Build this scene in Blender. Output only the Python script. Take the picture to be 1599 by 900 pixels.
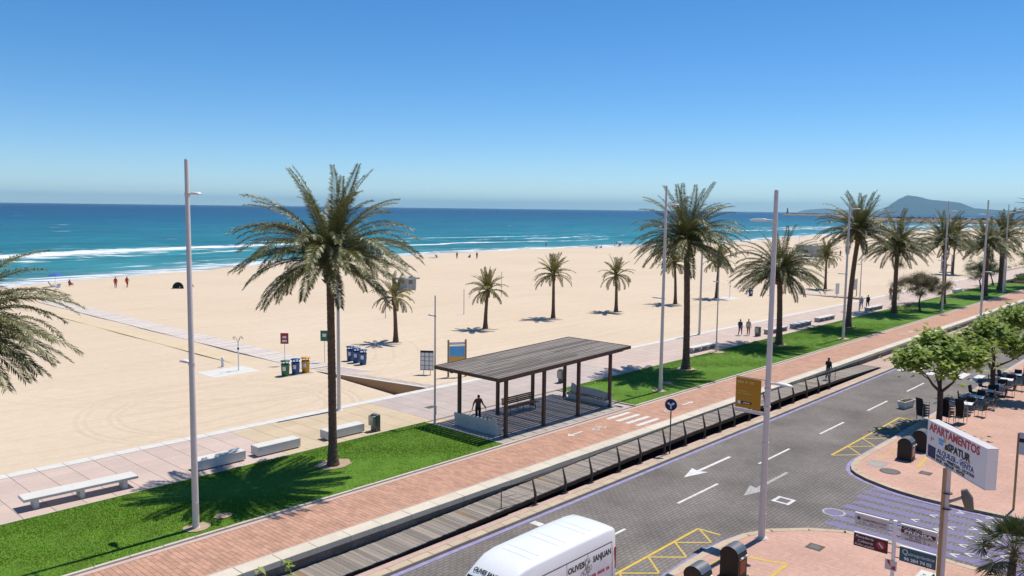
import bpy, bmesh, math, random
import numpy as np
from mathutils import Matrix, Vector
rnd = random.Random(7)
R = math.radians
for o in list(bpy.data.objects): bpy.data.objects.remove(o)
SC = bpy.context.scene
COL = SC.collection

# ------------------------------------------------------------------ camera
# world: X runs along the promenade, Y towards the sea, z = 0 is the promenade paving
camd = bpy.data.cameras.new('camera'); cam = bpy.data.objects.new('camera', camd); COL.objects.link(cam)
AZ, PITCH, ROLL = R(42.5), R(5.57), 0.0125
fw = Vector((math.cos(AZ)*math.cos(PITCH), math.sin(AZ)*math.cos(PITCH), -math.sin(PITCH)))
rt = Vector((math.sin(AZ), -math.cos(AZ), 0)); up = rt.cross(fw)
r2 = math.cos(ROLL)*rt + math.sin(ROLL)*up; u2 = -math.sin(ROLL)*rt + math.cos(ROLL)*up
m = Matrix((r2, u2, -fw)).transposed().to_4x4(); m.translation = (0, 0, 12.5)
cam.matrix_world = m
camd.sensor_width = 36; camd.lens = 36*1270/1599; camd.clip_start = 0.1; camd.clip_end = 120000
SC.camera = cam
# ------------------------------------------------------------------ sky and sun
SUN_EL, SUN_AZ = R(66.4), R(-2)          # the sun stands to the right, high; shadows fall along -X
W = bpy.data.worlds.new('World'); SC.world = W; W.use_nodes = True
wn = W.node_tree.nodes; wl = W.node_tree.links
sky = wn.new('ShaderNodeTexSky'); sky.sky_type = 'NISHITA'; sky.sun_disc = False
sky.sun_elevation = SUN_EL; sky.sun_rotation = R(90) - SUN_AZ
sky.altitude = 2400; sky.air_density = 1.0; sky.dust_density = 0.0; sky.ozone_density = 5.0
bg = wn['Background']; bg.inputs['Strength'].default_value = 0.128
hs = wn.new('ShaderNodeHueSaturation'); hs.inputs['Saturation'].default_value = 1.25
wl.new(sky.outputs[0], hs.inputs['Color']); wl.new(hs.outputs[0], bg.inputs[0])
sd = bpy.data.lights.new('sun', 'SUN'); sd.energy = 5.0; sd.angle = R(0.53); sd.color = (1, .94, .85)
sun = bpy.data.objects.new('sun', sd); COL.objects.link(sun)
sdir = Vector((math.cos(SUN_AZ)*math.cos(SUN_EL), math.sin(SUN_AZ)*math.cos(SUN_EL), math.sin(SUN_EL)))
sun.rotation_euler = sdir.to_track_quat('Z', 'Y').to_euler(); sun.location = (0, 0, 60)
SC.view_settings.view_transform = 'Standard'; SC.view_settings.look = 'None'
SC.view_settings.exposure = 0.04; SC.view_settings.gamma = 1; SC.view_settings.use_curve_mapping = False
SC.render.engine = 'CYCLES'
try:
    SC.cycles.volume_bounces = 0; SC.cycles.max_bounces = 6; SC.cycles.transparent_max_bounces = 8
except Exception: pass

# ------------------------------------------------------------------ helpers
def tag(o, label=None, cat=None, group=None, kind=None):
    if label: o['label'] = label
    if cat: o['category'] = cat
    if group: o['group'] = group
    if kind: o['kind'] = kind
    return o
def thing(name, loc=(0, 0, 0), rz=0, label=None, cat=None, group=None):
    o = bpy.data.objects.new(name, None); COL.objects.link(o)
    o.location = loc; o.rotation_euler = (0, 0, rz); o.empty_display_size = .2
    return tag(o, label, cat, group)
def link(name, me, parent=None, loc=None, rot=None, scale=None):
    o = bpy.data.objects.new(name, me); COL.objects.link(o)
    if parent: o.parent = parent
    if loc is not None: o.location = loc
    if rot is not None: o.rotation_euler = rot
    if scale is not None: o.scale = scale
    return o
def copy_tree(o, parent=None):
    c = o.copy(); COL.objects.link(c); c.parent = parent
    for ch in list(o.children): copy_tree(ch, c)
    return c
class MB:
    """collects faces; build() links them as one mesh object"""
    def __init__(s): s.v = []; s.f = []; s.m = []; s.sm = []
    def add(s, vs, fs, mi=0, smooth=False):
        b = len(s.v); s.v += [tuple(p) for p in vs]
        for f in fs: s.f.append(tuple(b+i for i in f)); s.m.append(mi); s.sm.append(smooth)
        return s
    def box(s, a, b, mi=0):
        x0, y0, z0 = a; x1, y1, z1 = b
        return s.add([(x0,y0,z0),(x1,y0,z0),(x1,y1,z0),(x0,y1,z0),(x0,y0,z1),(x1,y0,z1),(x1,y1,z1),(x0,y1,z1)],
              [(0,3,2,1),(4,5,6,7),(0,1,5,4),(1,2,6,5),(2,3,7,6),(3,0,4,7)], mi)
    def cbox(s, c, d, mi=0):
        return s.box([c[i]-d[i]/2 for i in range(3)], [c[i]+d[i]/2 for i in range(3)], mi)
    def bev(s, a, b, e=.02, mi=0):
        """box with chamfered top edges"""
        x0, y0, z0 = a; x1, y1, z1 = b
        v = [(x0,y0,z0),(x1,y0,z0),(x1,y1,z0),(x0,y1,z0),(x0,y0,z1-e),(x1,y0,z1-e),(x1,y1,z1-e),(x0,y1,z1-e),
             (x0+e,y0+e,z1),(x1-e,y0+e,z1),(x1-e,y1-e,z1),(x0+e,y1-e,z1)]
        return s.add(v, [(0,3,2,1),(0,1,5,4),(1,2,6,5),(2,3,7,6),(3,0,4,7),(4,5,9,8),(5,6,10,9),(6,7,11,10),(7,4,8,11),(8,9,10,11)], mi)
    def prism(s, poly, z0, z1, mi=0):
        n = len(poly)
        v = [(p[0],p[1],z0) for p in poly]+[(p[0],p[1],z1) for p in poly]
        return s.add(v, [tuple(range(n-1,-1,-1)), tuple(range(n,2*n))]+[(i,(i+1)%n,n+(i+1)%n,n+i) for i in range(n)], mi)
    def extr(s, poly, axis, a, b, mi=0, smooth=False):
        """profile poly (u, w) extruded along 'x' or 'y'"""
        n = len(poly)
        f = (lambda t,u,w:(t,u,w)) if axis == 'x' else (lambda t,u,w:(u,t,w))
        v = [f(a,*p) for p in poly]+[f(b,*p) for p in poly]
        s.add(v, [tuple(range(n-1,-1,-1)), tuple(range(n,2*n))], mi)
        return s.add(v, [(i,(i+1)%n,n+(i+1)%n,n+i) for i in range(n)], mi, smooth)
    def tube(s, pts, rad, n=8, mi=0, caps=True, smooth=True):
        pts = [Vector(p) for p in pts]; k = len(pts)
        if not hasattr(rad, '__len__'): rad = [rad]*k
        v = []; ref = Vector((0,0,1))
        t0 = (pts[1]-pts[0]).normalized()
        if abs(t0.dot(ref)) > .9: ref = Vector((1,0,0))
        a = t0.cross(ref).normalized()
        for i in range(k):
            t = (pts[min(i+1,k-1)]-pts[max(i-1,0)]).normalized()
            a = (a - t*a.dot(t)).normalized(); b = t.cross(a)
            for j in range(n):
                q = 2*math.pi*j/n; v.append(pts[i]+rad[i]*(math.cos(q)*a+math.sin(q)*b))
        s.add(v, [(i*n+j,i*n+(j+1)%n,(i+1)*n+(j+1)%n,(i+1)*n+j) for i in range(k-1) for j in range(n)], mi, smooth)
        if caps: s.add(v[:n], [tuple(range(n-1,-1,-1))], mi); s.add(v[-n:], [tuple(range(n))], mi)
        return s
    def lathe(s, prof, n=16, c=(0,0), mi=0, smooth=True):
        k = len(prof); v = []
        for r, z in prof:
            for j in range(n):
                q = 2*math.pi*j/n; v.append((c[0]+r*math.cos(q), c[1]+r*math.sin(q), z))
        s.add(v, [(i*n+j,i*n+(j+1)%n,(i+1)*n+(j+1)%n,(i+1)*n+j) for i in range(k-1) for j in range(n)], mi, smooth)
        s.add(v[:n], [tuple(range(n-1,-1,-1))], mi); s.add(v[-n:], [tuple(range(n))], mi)
        return s
    def ball(s, c, r, n=8, mi=0):
        if not hasattr(r, '__len__'): r = (r,r,r)
        k = n//2; v = []
        for i in range(k+1):
            th = math.pi*i/k
            for j in range(n):
                q = 2*math.pi*j/n
                v.append((c[0]+r[0]*math.sin(th)*math.cos(q), c[1]+r[1]*math.sin(th)*math.sin(q), c[2]+r[2]*math.cos(th)))
        return s.add(v, [(i*n+j,(i+1)*n+j,(i+1)*n+(j+1)%n,i*n+(j+1)%n) for i in range(k) for j in range(n)], mi, True)
    def mesh(s, name, mats):
        me = bpy.data.meshes.new(name); me.from_pydata(s.v, [], s.f)
        if not isinstance(mats, (list, tuple)): mats = [mats]
        for q in mats: me.materials.append(q)
        me.polygons.foreach_set('material_index', s.m); me.polygons.foreach_set('use_smooth', s.sm)
        me.update(); return me
    def build(s, name, mats, parent=None, loc=None, rot=None, scale=None):
        return link(name, s.mesh(name, mats), parent, loc, rot, scale)

# ------------------------------------------------------------------ materials
def nodes_of(name):
    mt = bpy.data.materials.new(name); mt.use_nodes = True
    nt = mt.node_tree; return mt, nt, nt.nodes, nt.links, nt.nodes['Principled BSDF']
def setin(b, **k):
    for a, v in k.items():
        a = a.replace('_', ' ')
        if a in b.inputs: b.inputs[a].default_value = v
def c4(c): return (c[0], c[1], c[2], 1)
def mul_val(nt, col_socket, val_socket):
    h = nt.nodes.new('ShaderNodeHueSaturation'); nt.links.new(col_socket, h.inputs['Color']); nt.links.new(val_socket, h.inputs['Value']); return h.outputs[0]
def maprange(nt, sock, a, b, c, d):
    q = nt.nodes.new('ShaderNodeMapRange'); q.inputs[1].default_value = a; q.inputs[2].default_value = b; q.inputs[3].default_value = c; q.inputs[4].default_value = d
    nt.links.new(sock, q.inputs[0]); return q.outputs[0]
def math_(nt, op, a, b=None):
    q = nt.nodes.new('ShaderNodeMath'); q.operation = op
    for i, x in enumerate((a, b)):
        if x is None: continue
        if isinstance(x, (int, float)): q.inputs[i].default_value = x
        else: nt.links.new(x, q.inputs[i])
    return q.outputs[0]
def noise(nt, vec, scale, detail=4, rough=.55):
    q = nt.nodes.new('ShaderNodeTexNoise'); q.inputs['Scale'].default_value = scale; q.inputs['Detail'].default_value = detail; q.inputs['Roughness'].default_value = rough
    nt.links.new(vec, q.inputs['Vector']); return q.outputs[0]
def mixc(nt, fac, a, b):
    q = nt.nodes.new('ShaderNodeMix'); q.data_type = 'RGBA'
    for sck, x in ((q.inputs[0], fac), (q.inputs[6], a), (q.inputs[7], b)):
        if isinstance(x, (int, float)): sck.default_value = x
        elif isinstance(x, tuple): sck.default_value = c4(x)
        else: nt.links.new(x, sck)
    return q.outputs[2]
def mat(name, col, rough=.7, var=.12, scale=3.0, bump=0, bscale=40, island=0, metal=0, spec=.4, col2=None, world=True, stretch=None, coat=0):
    """Principled surface with two scales of colour noise, optional per-piece variation and fine relief"""
    mt, nt, N, L, b = nodes_of(name)
    if world: vec = N.new('ShaderNodeNewGeometry').outputs['Position']
    else: vec = N.new('ShaderNodeTexCoord').outputs['Object']
    if stretch:
        mp = N.new('ShaderNodeMapping'); mp.inputs['Scale'].default_value = stretch; L.new(vec, mp.inputs[0]); vec = mp.outputs[0]
    n1 = noise(nt, vec, scale, 5); n2 = noise(nt, vec, scale*9, 3)
    base = mixc(nt, maprange(nt, n1, .35, .65, 0, 1), col, col2 if col2 else tuple(x*(1-var) for x in col))
    v = maprange(nt, n2, .25, .75, 1-var*.7, 1+var*.7)
    if island:
        g = N.new('ShaderNodeNewGeometry'); oi = N.new('ShaderNodeObjectInfo')
        rr = math_(nt, 'FRACT', math_(nt, 'ADD', g.outputs['Random Per Island'], oi.outputs['Random']))
        v = math_(nt, 'MULTIPLY', v, maprange(nt, rr, 0, 1, 1-island, 1+island))
    L.new(mul_val(nt, base, v), b.inputs['Base Color'])
    setin(b, Roughness=rough, Metallic=metal, Specular_IOR_Level=spec, Coat_Weight=coat)
    if bump:
        bp = N.new('ShaderNodeBump'); bp.inputs['Strength'].default_value = bump; bp.inputs['Distance'].default_value = .02
        L.new(noise(nt, vec, bscale, 4), bp.inputs['Height']); L.new(bp.outputs[0], b.inputs['Normal'])
    return mt
def brickmat(name, c1, c2, cm, bw, bh, mortar=.006, rot=0, rough=.85, bump=.4, stain=.2, origin=(0,0)):
    """pavers too small to build one by one: colour and joints from the Brick texture in world metres"""
    mt, nt, N, L, b = nodes_of(name)
    g = N.new('ShaderNodeNewGeometry'); mp = N.new('ShaderNodeMapping')
    mp.inputs['Rotation'].default_value = (0, 0, rot); mp.inputs['Location'].default_value = (origin[0], origin[1], 0)
    L.new(g.outputs['Position'], mp.inputs[0])
    br = N.new('ShaderNodeTexBrick'); L.new(mp.outputs[0], br.inputs['Vector'])
    br.inputs['Color1'].default_value = c4(c1); br.inputs['Color2'].default_value = c4(c2); br.inputs['Mortar'].default_value = c4(cm)
    br.inputs['Scale'].default_value = 1; br.inputs['Mortar Size'].default_value = mortar; br.inputs['Mortar Smooth'].default_value = .2
    br.inputs['Brick Width'].default_value = bw; br.inputs['Row Height'].default_value = bh
    n1 = noise(nt, g.outputs['Position'], .35, 5, .6); n2 = noise(nt, g.outputs['Position'], 6, 4)
    v = math_(nt, 'MULTIPLY', maprange(nt, n1, .3, .7, 1-stain, 1+stain*.6), maprange(nt, n2, .25, .75, .9, 1.1))
    L.new(mul_val(nt, br.outputs[0], v), b.inputs['Base Color']); setin(b, Roughness=rough, Specular_IOR_Level=.3)
    bp = N.new('ShaderNodeBump'); bp.inputs['Strength'].default_value = bump; bp.inputs['Distance'].default_value = .01; bp.invert = True
    L.new(br.outputs[1], bp.inputs['Height']); L.new(bp.outputs[0], b.inputs['Normal'])
    return mt
M = {}
M['white_conc'] = mat('white_concrete', (.62,.60,.56), .8, .08, 1.5, .15, 30)
M['grey_conc'] = mat('grey_concrete', (.34,.32,.30), .85, .15, 1.5, .2, 30)
M['coping'] = mat('coping_stone', (.60,.54,.43), .8, .1, 1.2, .15, 40, island=.06)
M['kerb_beige'] = mat('kerb_beige', (.50,.40,.28), .85, .12, 1.5, .2, 40, island=.07)
M['kerb_white'] = mat('kerb_pale', (.56,.49,.42), .85, .12, 1.5, .2, 40, island=.06)
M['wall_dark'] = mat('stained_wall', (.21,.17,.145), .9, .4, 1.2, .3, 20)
M['slab_pink'] = mat('slab_pink', (.53,.415,.355), .85, .07, .6, .1, 60, island=.05)
M['slab_beige'] = mat('slab_beige', (.54,.43,.29), .85, .07, .6, .1, 60, island=.05)
M['slab_mauve'] = mat('slab_mauve', (.46,.385,.35), .85, .08, .6, .1, 60, island=.05)
M['joint'] = mat('joint_sand', (.27,.21,.17), .95, .15, 2)
M['brick'] = mat('red_brick_paver', (.475,.27,.185), .85, .1, .8, .15, 60, island=.13)
M['path_edge'] = mat('path_edge', (.52,.40,.34), .85, .1, 1, .1, 50)
M['plank'] = mat('weathered_plank', (.27,.225,.18), .85, .2, 1.5, .3, 25, island=.28, col2=(.22,.20,.18), stretch=(9,1,1))
M['plank_br'] = mat('browner_plank', (.25,.165,.095), .85, .2, 1.5, .3, 25, island=.15, stretch=(9,1,1))
M['roofwood'] = mat('roof_board', (.165,.14,.115), .85, .25, 1.2, .35, 25, island=.32, col2=(.22,.195,.17), stretch=(.6,8,1))
M['darkwood'] = mat('dark_timber', (.10,.055,.038), .65, .25, 2, .2, 30, stretch=(1,1,.3))
M['beam'] = mat('brown_beam', (.085,.045,.03), .8, .25, 2, .2, 30)
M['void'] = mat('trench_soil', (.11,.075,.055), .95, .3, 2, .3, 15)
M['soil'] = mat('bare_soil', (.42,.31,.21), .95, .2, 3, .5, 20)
M['lawn'] = mat('turf', (.11,.22,.013), .95, .3, .9, .4, 60, col2=(.08,.18,.010))
M['pole'] = mat('pole_paint', (.70,.62,.56), .5, .06, .8, 0)
M['lamp'] = mat('lamp_white', (.78,.78,.76), .35, .04, 2)
M['steel'] = mat('brushed_steel', (.34,.33,.31), .4, .15, 4, .1, 60, metal=.7)
M['rust'] = mat('brown_steel', (.11,.085,.07), .6, .2, 4, .1, 50, metal=.3)
M['white_line'] = mat('road_white', (.68,.67,.64), .8, .25, 5, .1, 60, col2=(.52,.51,.48))
M['worn_line'] = mat('road_white_worn', (.42,.41,.39), .85, .35, 9, .1, 60)
M['yellow_line'] = mat('road_yellow', (.62,.43,.055), .8, .25, 5, .1, 60, col2=(.47,.34,.09))
M['purple_line'] = mat('road_purple', (.185,.165,.34), .85, .3, 4, .1, 60, col2=(.165,.15,.17))
M['purple_thin'] = mat('road_purple_edge', (.30,.275,.47), .85, .25, 3, .1, 60)
M['road'] = brickmat('road_pavers', (.205,.182,.162), (.18,.16,.143), (.118,.105,.095), .34, .17, .022, rough=.85, stain=.30)
M['walk_pink'] = brickmat('pink_walk_pavers', (.52,.32,.245), (.49,.30,.23), (.40,.235,.18), .6, .3, .01, rot=R(90), stain=.12, bump=.2)
M['walk_strip'] = brickmat('strip_pavers', (.50,.36,.30), (.47,.34,.28), (.36,.26,.21), .4, .2, .008, stain=.1, bump=.2)
M['bike_far'] = brickmat('bike_bricks_far', (.475,.27,.188), (.44,.25,.17), (.36,.22,.16), .4, .2, .008, rot=R(90), stain=.1, bump=.2)
M['black'] = mat('black_plastic', (.012,.011,.011), .5, .2, 4)
M['wicker'] = mat('black_wicker', (.018,.016,.015), .7, .3, 60, .5, 120, world=False)
M['bin_brown'] = mat('container_brown', (.022,.016,.014), .5, .2, 3)
M['bin_lid'] = mat('container_lid_steel', (.32,.31,.29), .35, .15, 3, .05, 30, metal=.8)
M['orange'] = mat('sticker_orange', (.40,.09,.03), .6, .2, 14)
M['bin_grey'] = mat('bin_grey', (.15,.14,.125), .5, .1, 3, metal=.3)
M['green_bin'] = mat('bin_green', (.03,.14,.07), .45, .08, 3)
M['blue_bin'] = mat('bin_blue', (.015,.085,.26), .45, .08, 3)
M['yellow_bin'] = mat('bin_yellow', (.60,.30,.02), .45, .08, 3)
M['sticker'] = mat('sticker_white', (.72,.74,.76), .5, .1, 5)
M['red_sign'] = mat('sign_red', (.36,.03,.045), .5, .06, 5)
M['green_sign'] = mat('sign_green', (.02,.16,.07), .5, .06, 5)
M['signwhite'] = mat('sign_white', (.78,.78,.77), .45, .03, 3)
M['signgrey'] = mat('sign_pale_grey', (.58,.54,.53), .5, .05, 3)
M['txt_red'] = mat('letter_red', (.50,.06,.09), .5, .05, 5)
M['txt_black'] = mat('letter_black', (.012,.012,.014), .5, .05, 5)
M['txt_blue'] = mat('letter_blue', (.05,.08,.27), .5, .05, 5)
M['txt_white'] = mat('letter_white', (.75,.75,.74), .5, .05, 5)
M['txt_grey'] = mat('letter_grey', (.2,.19,.19), .5, .05, 5)
M['navy'] = mat('panel_navy', (.012,.014,.09), .5, .05, 5)
M['skyblue'] = mat('panel_sky', (.12,.42,.75), .5, .05, 5)
M['gold'] = mat('logo_gold', (.70,.40,.08), .5, .05, 5)
M['maroon'] = mat('panel_maroon', (.075,.01,.016), .5, .08, 5)
M['teal'] = mat('panel_teal', (.015,.10,.14), .5, .05, 5)
M['wood_pole'] = mat('timber_pole', (.42,.27,.13), .75, .25, 3, .2, 25, stretch=(4,4,.4))
M['banner'] = mat('banner_ochre', (.47,.225,.008), .6, .08, 2)
M['banner_txt'] = mat('banner_letters', (.60,.45,.16), .6, .08, 2)
M['banner_txt2'] = mat('banner_letters_orange', (.52,.20,.02), .6, .08, 2)
M['van'] = mat('van_white', (.78,.79,.80), .3, .02, 1, coat=.5)
M['glass'] = mat('dark_glass', (.02,.035,.035), .08, .1, 1, spec=.8)
M['tan'] = mat('tan_mirror', (.33,.25,.19), .3, .1, 2)
M['vangroove'] = mat('van_moulding', (.20,.17,.17), .6, .1, 2)
M['redlamp'] = mat('tail_lamp', (.45,.02,.02), .3, .1, 4)
M['tyre'] = mat('tyre', (.02,.02,.02), .85, .2, 5)
M['trunk'] = mat('palm_trunk', (.17,.105,.07), .95, .4, 5, .6, 25, world=False, island=0)
M['trunk_boot'] = mat('palm_leaf_base', (.22,.12,.07), .95, .4, 6, .5, 25, world=False)
M['bark'] = mat('bark', (.095,.06,.05), .95, .3, 4, .5, 25, world=False)
def leafmat(name, c1, c2, rough=.5, spec=.45, trans=.0):
    mt, nt, N, L, b = nodes_of(name)
    g = N.new('ShaderNodeNewGeometry'); oi = N.new('ShaderNodeObjectInfo')
    rr = math_(nt, 'FRACT', math_(nt, 'ADD', g.outputs['Random Per Island'], oi.outputs['Random']))
    colr = mixc(nt, rr, c1, c2)
    v = maprange(nt, oi.outputs['Random'], 0, 1, .78, 1.2)
    L.new(mul_val(nt, colr, v), b.inputs['Base Color']); setin(b, Roughness=rough, Specular_IOR_Level=spec)
    if trans:
        t = N.new('ShaderNodeBsdfTranslucent'); L.new(colr, t.inputs[0]); a = N.new('ShaderNodeMixShader'); a.inputs[0].default_value = trans
        L.new(b.outputs[0], a.inputs[1]); L.new(t.outputs[0], a.inputs[2]); L.new(a.outputs[0], N['Material Output'].inputs[0])
    return mt
M['frond'] = leafmat('palm_leaf', (.08,.10,.018), (.22,.21,.065), .45, .5, .18)
M['frond_old'] = leafmat('palm_leaf_old', (.12,.115,.05), (.20,.165,.09), .55, .4, .1)
M['frond_young'] = leafmat('palm_leaf_young', (.14,.14,.022), (.26,.22,.05), .5, .4, .2)
M['rachis'] = mat('palm_rib', (.16,.13,.05), .6, .15, 3, world=False)
M['fan'] = leafmat('fan_palm_leaf', (.05,.085,.02), (.09,.11,.04), .45, .5, .1)
M['fan_dry'] = leafmat('fan_palm_dry', (.17,.11,.06), (.30,.22,.13), .6, .3, .1)
M['tree_leaf'] = leafmat('broad_leaf', (.17,.28,.03), (.38,.45,.12), .5, .4, .45)
M['tam_leaf'] = leafmat('tamarisk_leaf', (.15,.14,.07), (.27,.23,.14), .7, .2, .25)
M['bush_leaf'] = leafmat('shrub_leaf', (.05,.11,.015), (.10,.16,.03), .6, .3, .2)
def grassmat():
    mt, nt, N, L, b = nodes_of('grass_blade')
    g = N.new('ShaderNodeNewGeometry'); p = g.outputs['Position']
    c = mixc(nt, g.outputs['Random Per Island'], (.14,.265,.012), (.095,.205,.007))
    c = mixc(nt, maprange(nt, noise(nt, p, .9, 4, .6), .5, .72, 0, .75), c, (.25,.27,.04))
    c = mixc(nt, maprange(nt, noise(nt, p, .35, 3), .52, .7, 0, .5), c, (.06,.20,.01))
    L.new(c, b.inputs['Base Color']); setin(b, Roughness=.6, Specular_IOR_Level=.25)
    t = N.new('ShaderNodeBsdfTranslucent'); L.new(c, t.inputs[0]); a = N.new('ShaderNodeMixShader'); a.inputs[0].default_value = .3
    L.new(b.outputs[0], a.inputs[1]); L.new(t.outputs[0], a.inputs[2]); L.new(a.outputs[0], N['Material Output'].inputs[0]); return mt
M['blade'] = grassmat()
M['rock'] = mat('breakwater_rock', (.22,.19,.16), .9, .4, .08, .8, .25)
M['hill'] = mat('far_hill', (.018,.03,.03), .95, .3, .002)
M['hut'] = mat('hut_white', (.36,.37,.38), .7, .08, 1)
M['hutroof'] = mat('hut_roof_grey', (.33,.37,.38), .7, .1, 1)
M['parasol_blue'] = mat('parasol_blue', (.03,.09,.42), .7, .1, 3)
M['parasol_pale'] = mat('parasol_pale', (.42,.43,.48), .7, .1, 3)
M['redcloth'] = mat('red_cloth', (.42,.035,.02), .8, .1, 8)
M['skin'] = mat('skin', (.42,.22,.15), .6, .08, 8)
M['skin_tan'] = mat('skin_tanned', (.28,.12,.07), .6, .08, 8)
M['hair'] = mat('hair_dark', (.02,.013,.01), .6, .2, 20)
M['hair_grey'] = mat('hair_grey', (.4,.38,.36), .6, .2, 20)
for nm, c in dict(c_black=(.014,.013,.015), c_brown=(.15,.065,.045), c_navy=(.03,.05,.11), c_denim=(.06,.09,.17), c_tan=(.34,.2,.11), c_cream=(.58,.5,.42),
    c_grey=(.17,.17,.19), c_lilac=(.27,.27,.36), c_red=(.42,.03,.02), c_white=(.7,.7,.7), c_pink=(.6,.1,.2)).items():
    M[nm] = mat(nm.replace('c_', 'cloth_'), c, .85, .15, 9, .2, 60)
# ================================================================== SETTING
def S(o): o['kind'] = 'structure'; return o
SHX = [-60000,-300,-60,0,39.7,46,63,78,94,121,148,178,212,244,282,331,415,475,547,642,735,852,932,1240,1400,3000,90000]
SHY = [60,118,132,140,146,151,155.5,160.5,167,172.5,175.5,178.5,177.5,174,171,170,184,190,194,199,199,197,194,192,120,60,60]
def shore(x): return np.interp(x, SHX, SHY)
def vnoise(x, seed):
    """smooth 1-d value noise"""
    r = np.random.RandomState(seed).rand(4096); i = np.floor(x).astype(int); f = x-i; f = f*f*(3-2*f)
    return r[i % 4096]*(1-f)+r[(i+1) % 4096]*f
def gridmesh(name, P, attrs, material, smooth=True):
    """P: rows x cols x 3 array"""
    a, b = P.shape[:2]; idx = np.arange(a*b).reshape(a, b)
    q = np.stack([idx[:-1,:-1], idx[:-1,1:], idx[1:,1:], idx[1:,:-1]], -1).reshape(-1, 4)
    me = bpy.data.meshes.new(name); me.vertices.add(a*b); me.vertices.foreach_set('co', P.reshape(-1).astype(np.float32))
    me.loops.add(q.size); me.loops.foreach_set('vertex_index', q.reshape(-1).astype(np.int32))
    me.polygons.add(len(q)); me.polygons.foreach_set('loop_start', np.arange(0, q.size, 4, dtype=np.int32))
    me.polygons.foreach_set('use_smooth', np.full(len(q), smooth))
    me.update(); me.validate()
    for k, v in attrs.items():
        at = me.attributes.new(k, 'FLOAT', 'POINT'); at.data.foreach_set('value', v.reshape(-1).astype(np.float32))
    me.materials.append(material); return me
# ------------------------------------------------------------------ sea
def sea_material():
    mt, nt, N, L, b = nodes_of('sea_water')
    g = N.new('ShaderNodeNewGeometry'); pos = g.outputs['Position']
    def attr(n):
        q = N.new('ShaderNodeAttribute'); q.attribute_name = n; return q.outputs['Fac']
    dp = attr('shore_dist'); fo = attr('foam')
    lg = math_(nt, 'LOGARITHM', math_(nt, 'ADD', dp, 1.0), 10.0)
    mp = N.new('ShaderNodeMapping'); mp.inputs['Scale'].default_value = (.35, 1, 1); mp.inputs['Rotation'].default_value = (0, 0, R(-8)); L.new(pos, mp.inputs[0])
    big = noise(nt, mp.outputs[0], .012, 4); mid = noise(nt, mp.outputs[0], .09, 4)
    lg2 = math_(nt, 'ADD', lg, maprange(nt, big, .3, .7, -.16, .16))
    cr = N.new('ShaderNodeValToRGB'); L.new(maprange(nt, lg2, 0, 4.5, 0, 1), cr.inputs[0])
    e = cr.color_ramp.elements
    stops = [(0,(.20,.25,.25)),(.20,(.055,.20,.21)),(.36,(.02,.17,.185)),(.50,(.009,.13,.165)),(.62,(.003,.072,.13)),(.74,(.002,.037,.10)),(1,(.001,.02,.068))]
    e[0].position, e[0].color = stops[0][0], c4(stops[0][1]); e[1].position, e[1].color = stops[-1][0], c4(stops[-1][1])
    for p, c in stops[1:-1]: q = e.new(p); q.color = c4(c)
    chop = math_(nt, 'MULTIPLY', maprange(nt, noise(nt, pos, .022, 5, .7), .3, .7, .78, 1.24), maprange(nt, noise(nt, pos, .006, 4, .65), .3, .7, .86, 1.16))
    water = mul_val(nt, mul_val(nt, cr.outputs[0], chop), math_(nt, 'MULTIPLY', maprange(nt, mid, .3, .7, .75, 1.28), maprange(nt, noise(nt, mp.outputs[0], .35, 4, .65), .3, .7, .82, 1.2)))
    # foam: breaker bands broken up by streaky noise, plus scattered whitecaps
    mp2 = N.new('ShaderNodeMapping'); mp2.inputs['Scale'].default_value = (.16, 1, 1); L.new(pos, mp2.inputs[0])
    fn = noise(nt, mp2.outputs[0], .55, 6, .65); fn2 = noise(nt, mp2.outputs[0], .11, 3)
    fsum = math_(nt, 'ADD', fo, math_(nt, 'MULTIPLY', math_(nt, 'SUBTRACT', fn, .5), 2.3))
    f1 = maprange(nt, fsum, .38, .62, 0, 1)
    mp3 = N.new('ShaderNodeMapping'); mp3.inputs['Scale'].default_value = (.3, 1, 1); L.new(pos, mp3.inputs[0])
    wc = noise(nt, mp3.outputs[0], .16, 3, .5)
    wcm = maprange(nt, wc, .70, .74, 0, .8)
    wc2 = maprange(nt, noise(nt, mp3.outputs[0], .045, 5, .7), .70, .76, 0, .7)
    wcm = math_(nt, 'MAXIMUM', wcm, wc2)
    f = math_(nt, 'MAXIMUM', f1, math_(nt, 'MULTIPLY', wcm, maprange(nt, dp, 40, 120, 0, 1)))
    L.new(mixc(nt, f, water, (.66,.68,.69)), b.inputs['Base Color'])
    L.new(maprange(nt, f, 0, 1, .35, .8), b.inputs['Roughness']); setin(b, Specular_IOR_Level=.18, IOR=1.33)
    bp = N.new('ShaderNodeBump'); bp.inputs['Strength'].default_value = .55; bp.inputs['Distance'].default_value = .5
    L.new(math_(nt, 'ADD', noise(nt, mp.outputs[0], .3, 5, .6), math_(nt, 'MULTIPLY', noise(nt, pos, 1.6, 3), .3)), bp.inputs['Height'])
    L.new(bp.outputs[0], b.inputs['Normal']); return mt
xs = np.concatenate([[-40000,-15000,-5000,-1500,-500,-200], np.arange(-100,420,1.4), np.arange(420,900,3.5), np.arange(900,1500,8), np.geomspace(1520,90000,40)])
ds = np.concatenate([[-25,-12,-6], np.arange(-3,110,1.1), np.geomspace(111,60000,80)])
X, D = np.meshgrid(xs, ds); Y = shore(X)+D
wob = 9*(vnoise(X/38+50, 1)-.5)+5*(vnoise(X/13+9, 2)-.5)
amp = np.clip(1.15-X/700, .35, 1)
def band(c, w, k): return np.exp(-((D-c-wob*k)/w)**2)
aA = vnoise(X/30+3, 5); aB = vnoise(X/24+8, 6); aC = vnoise(X/35+1, 7)
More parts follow.
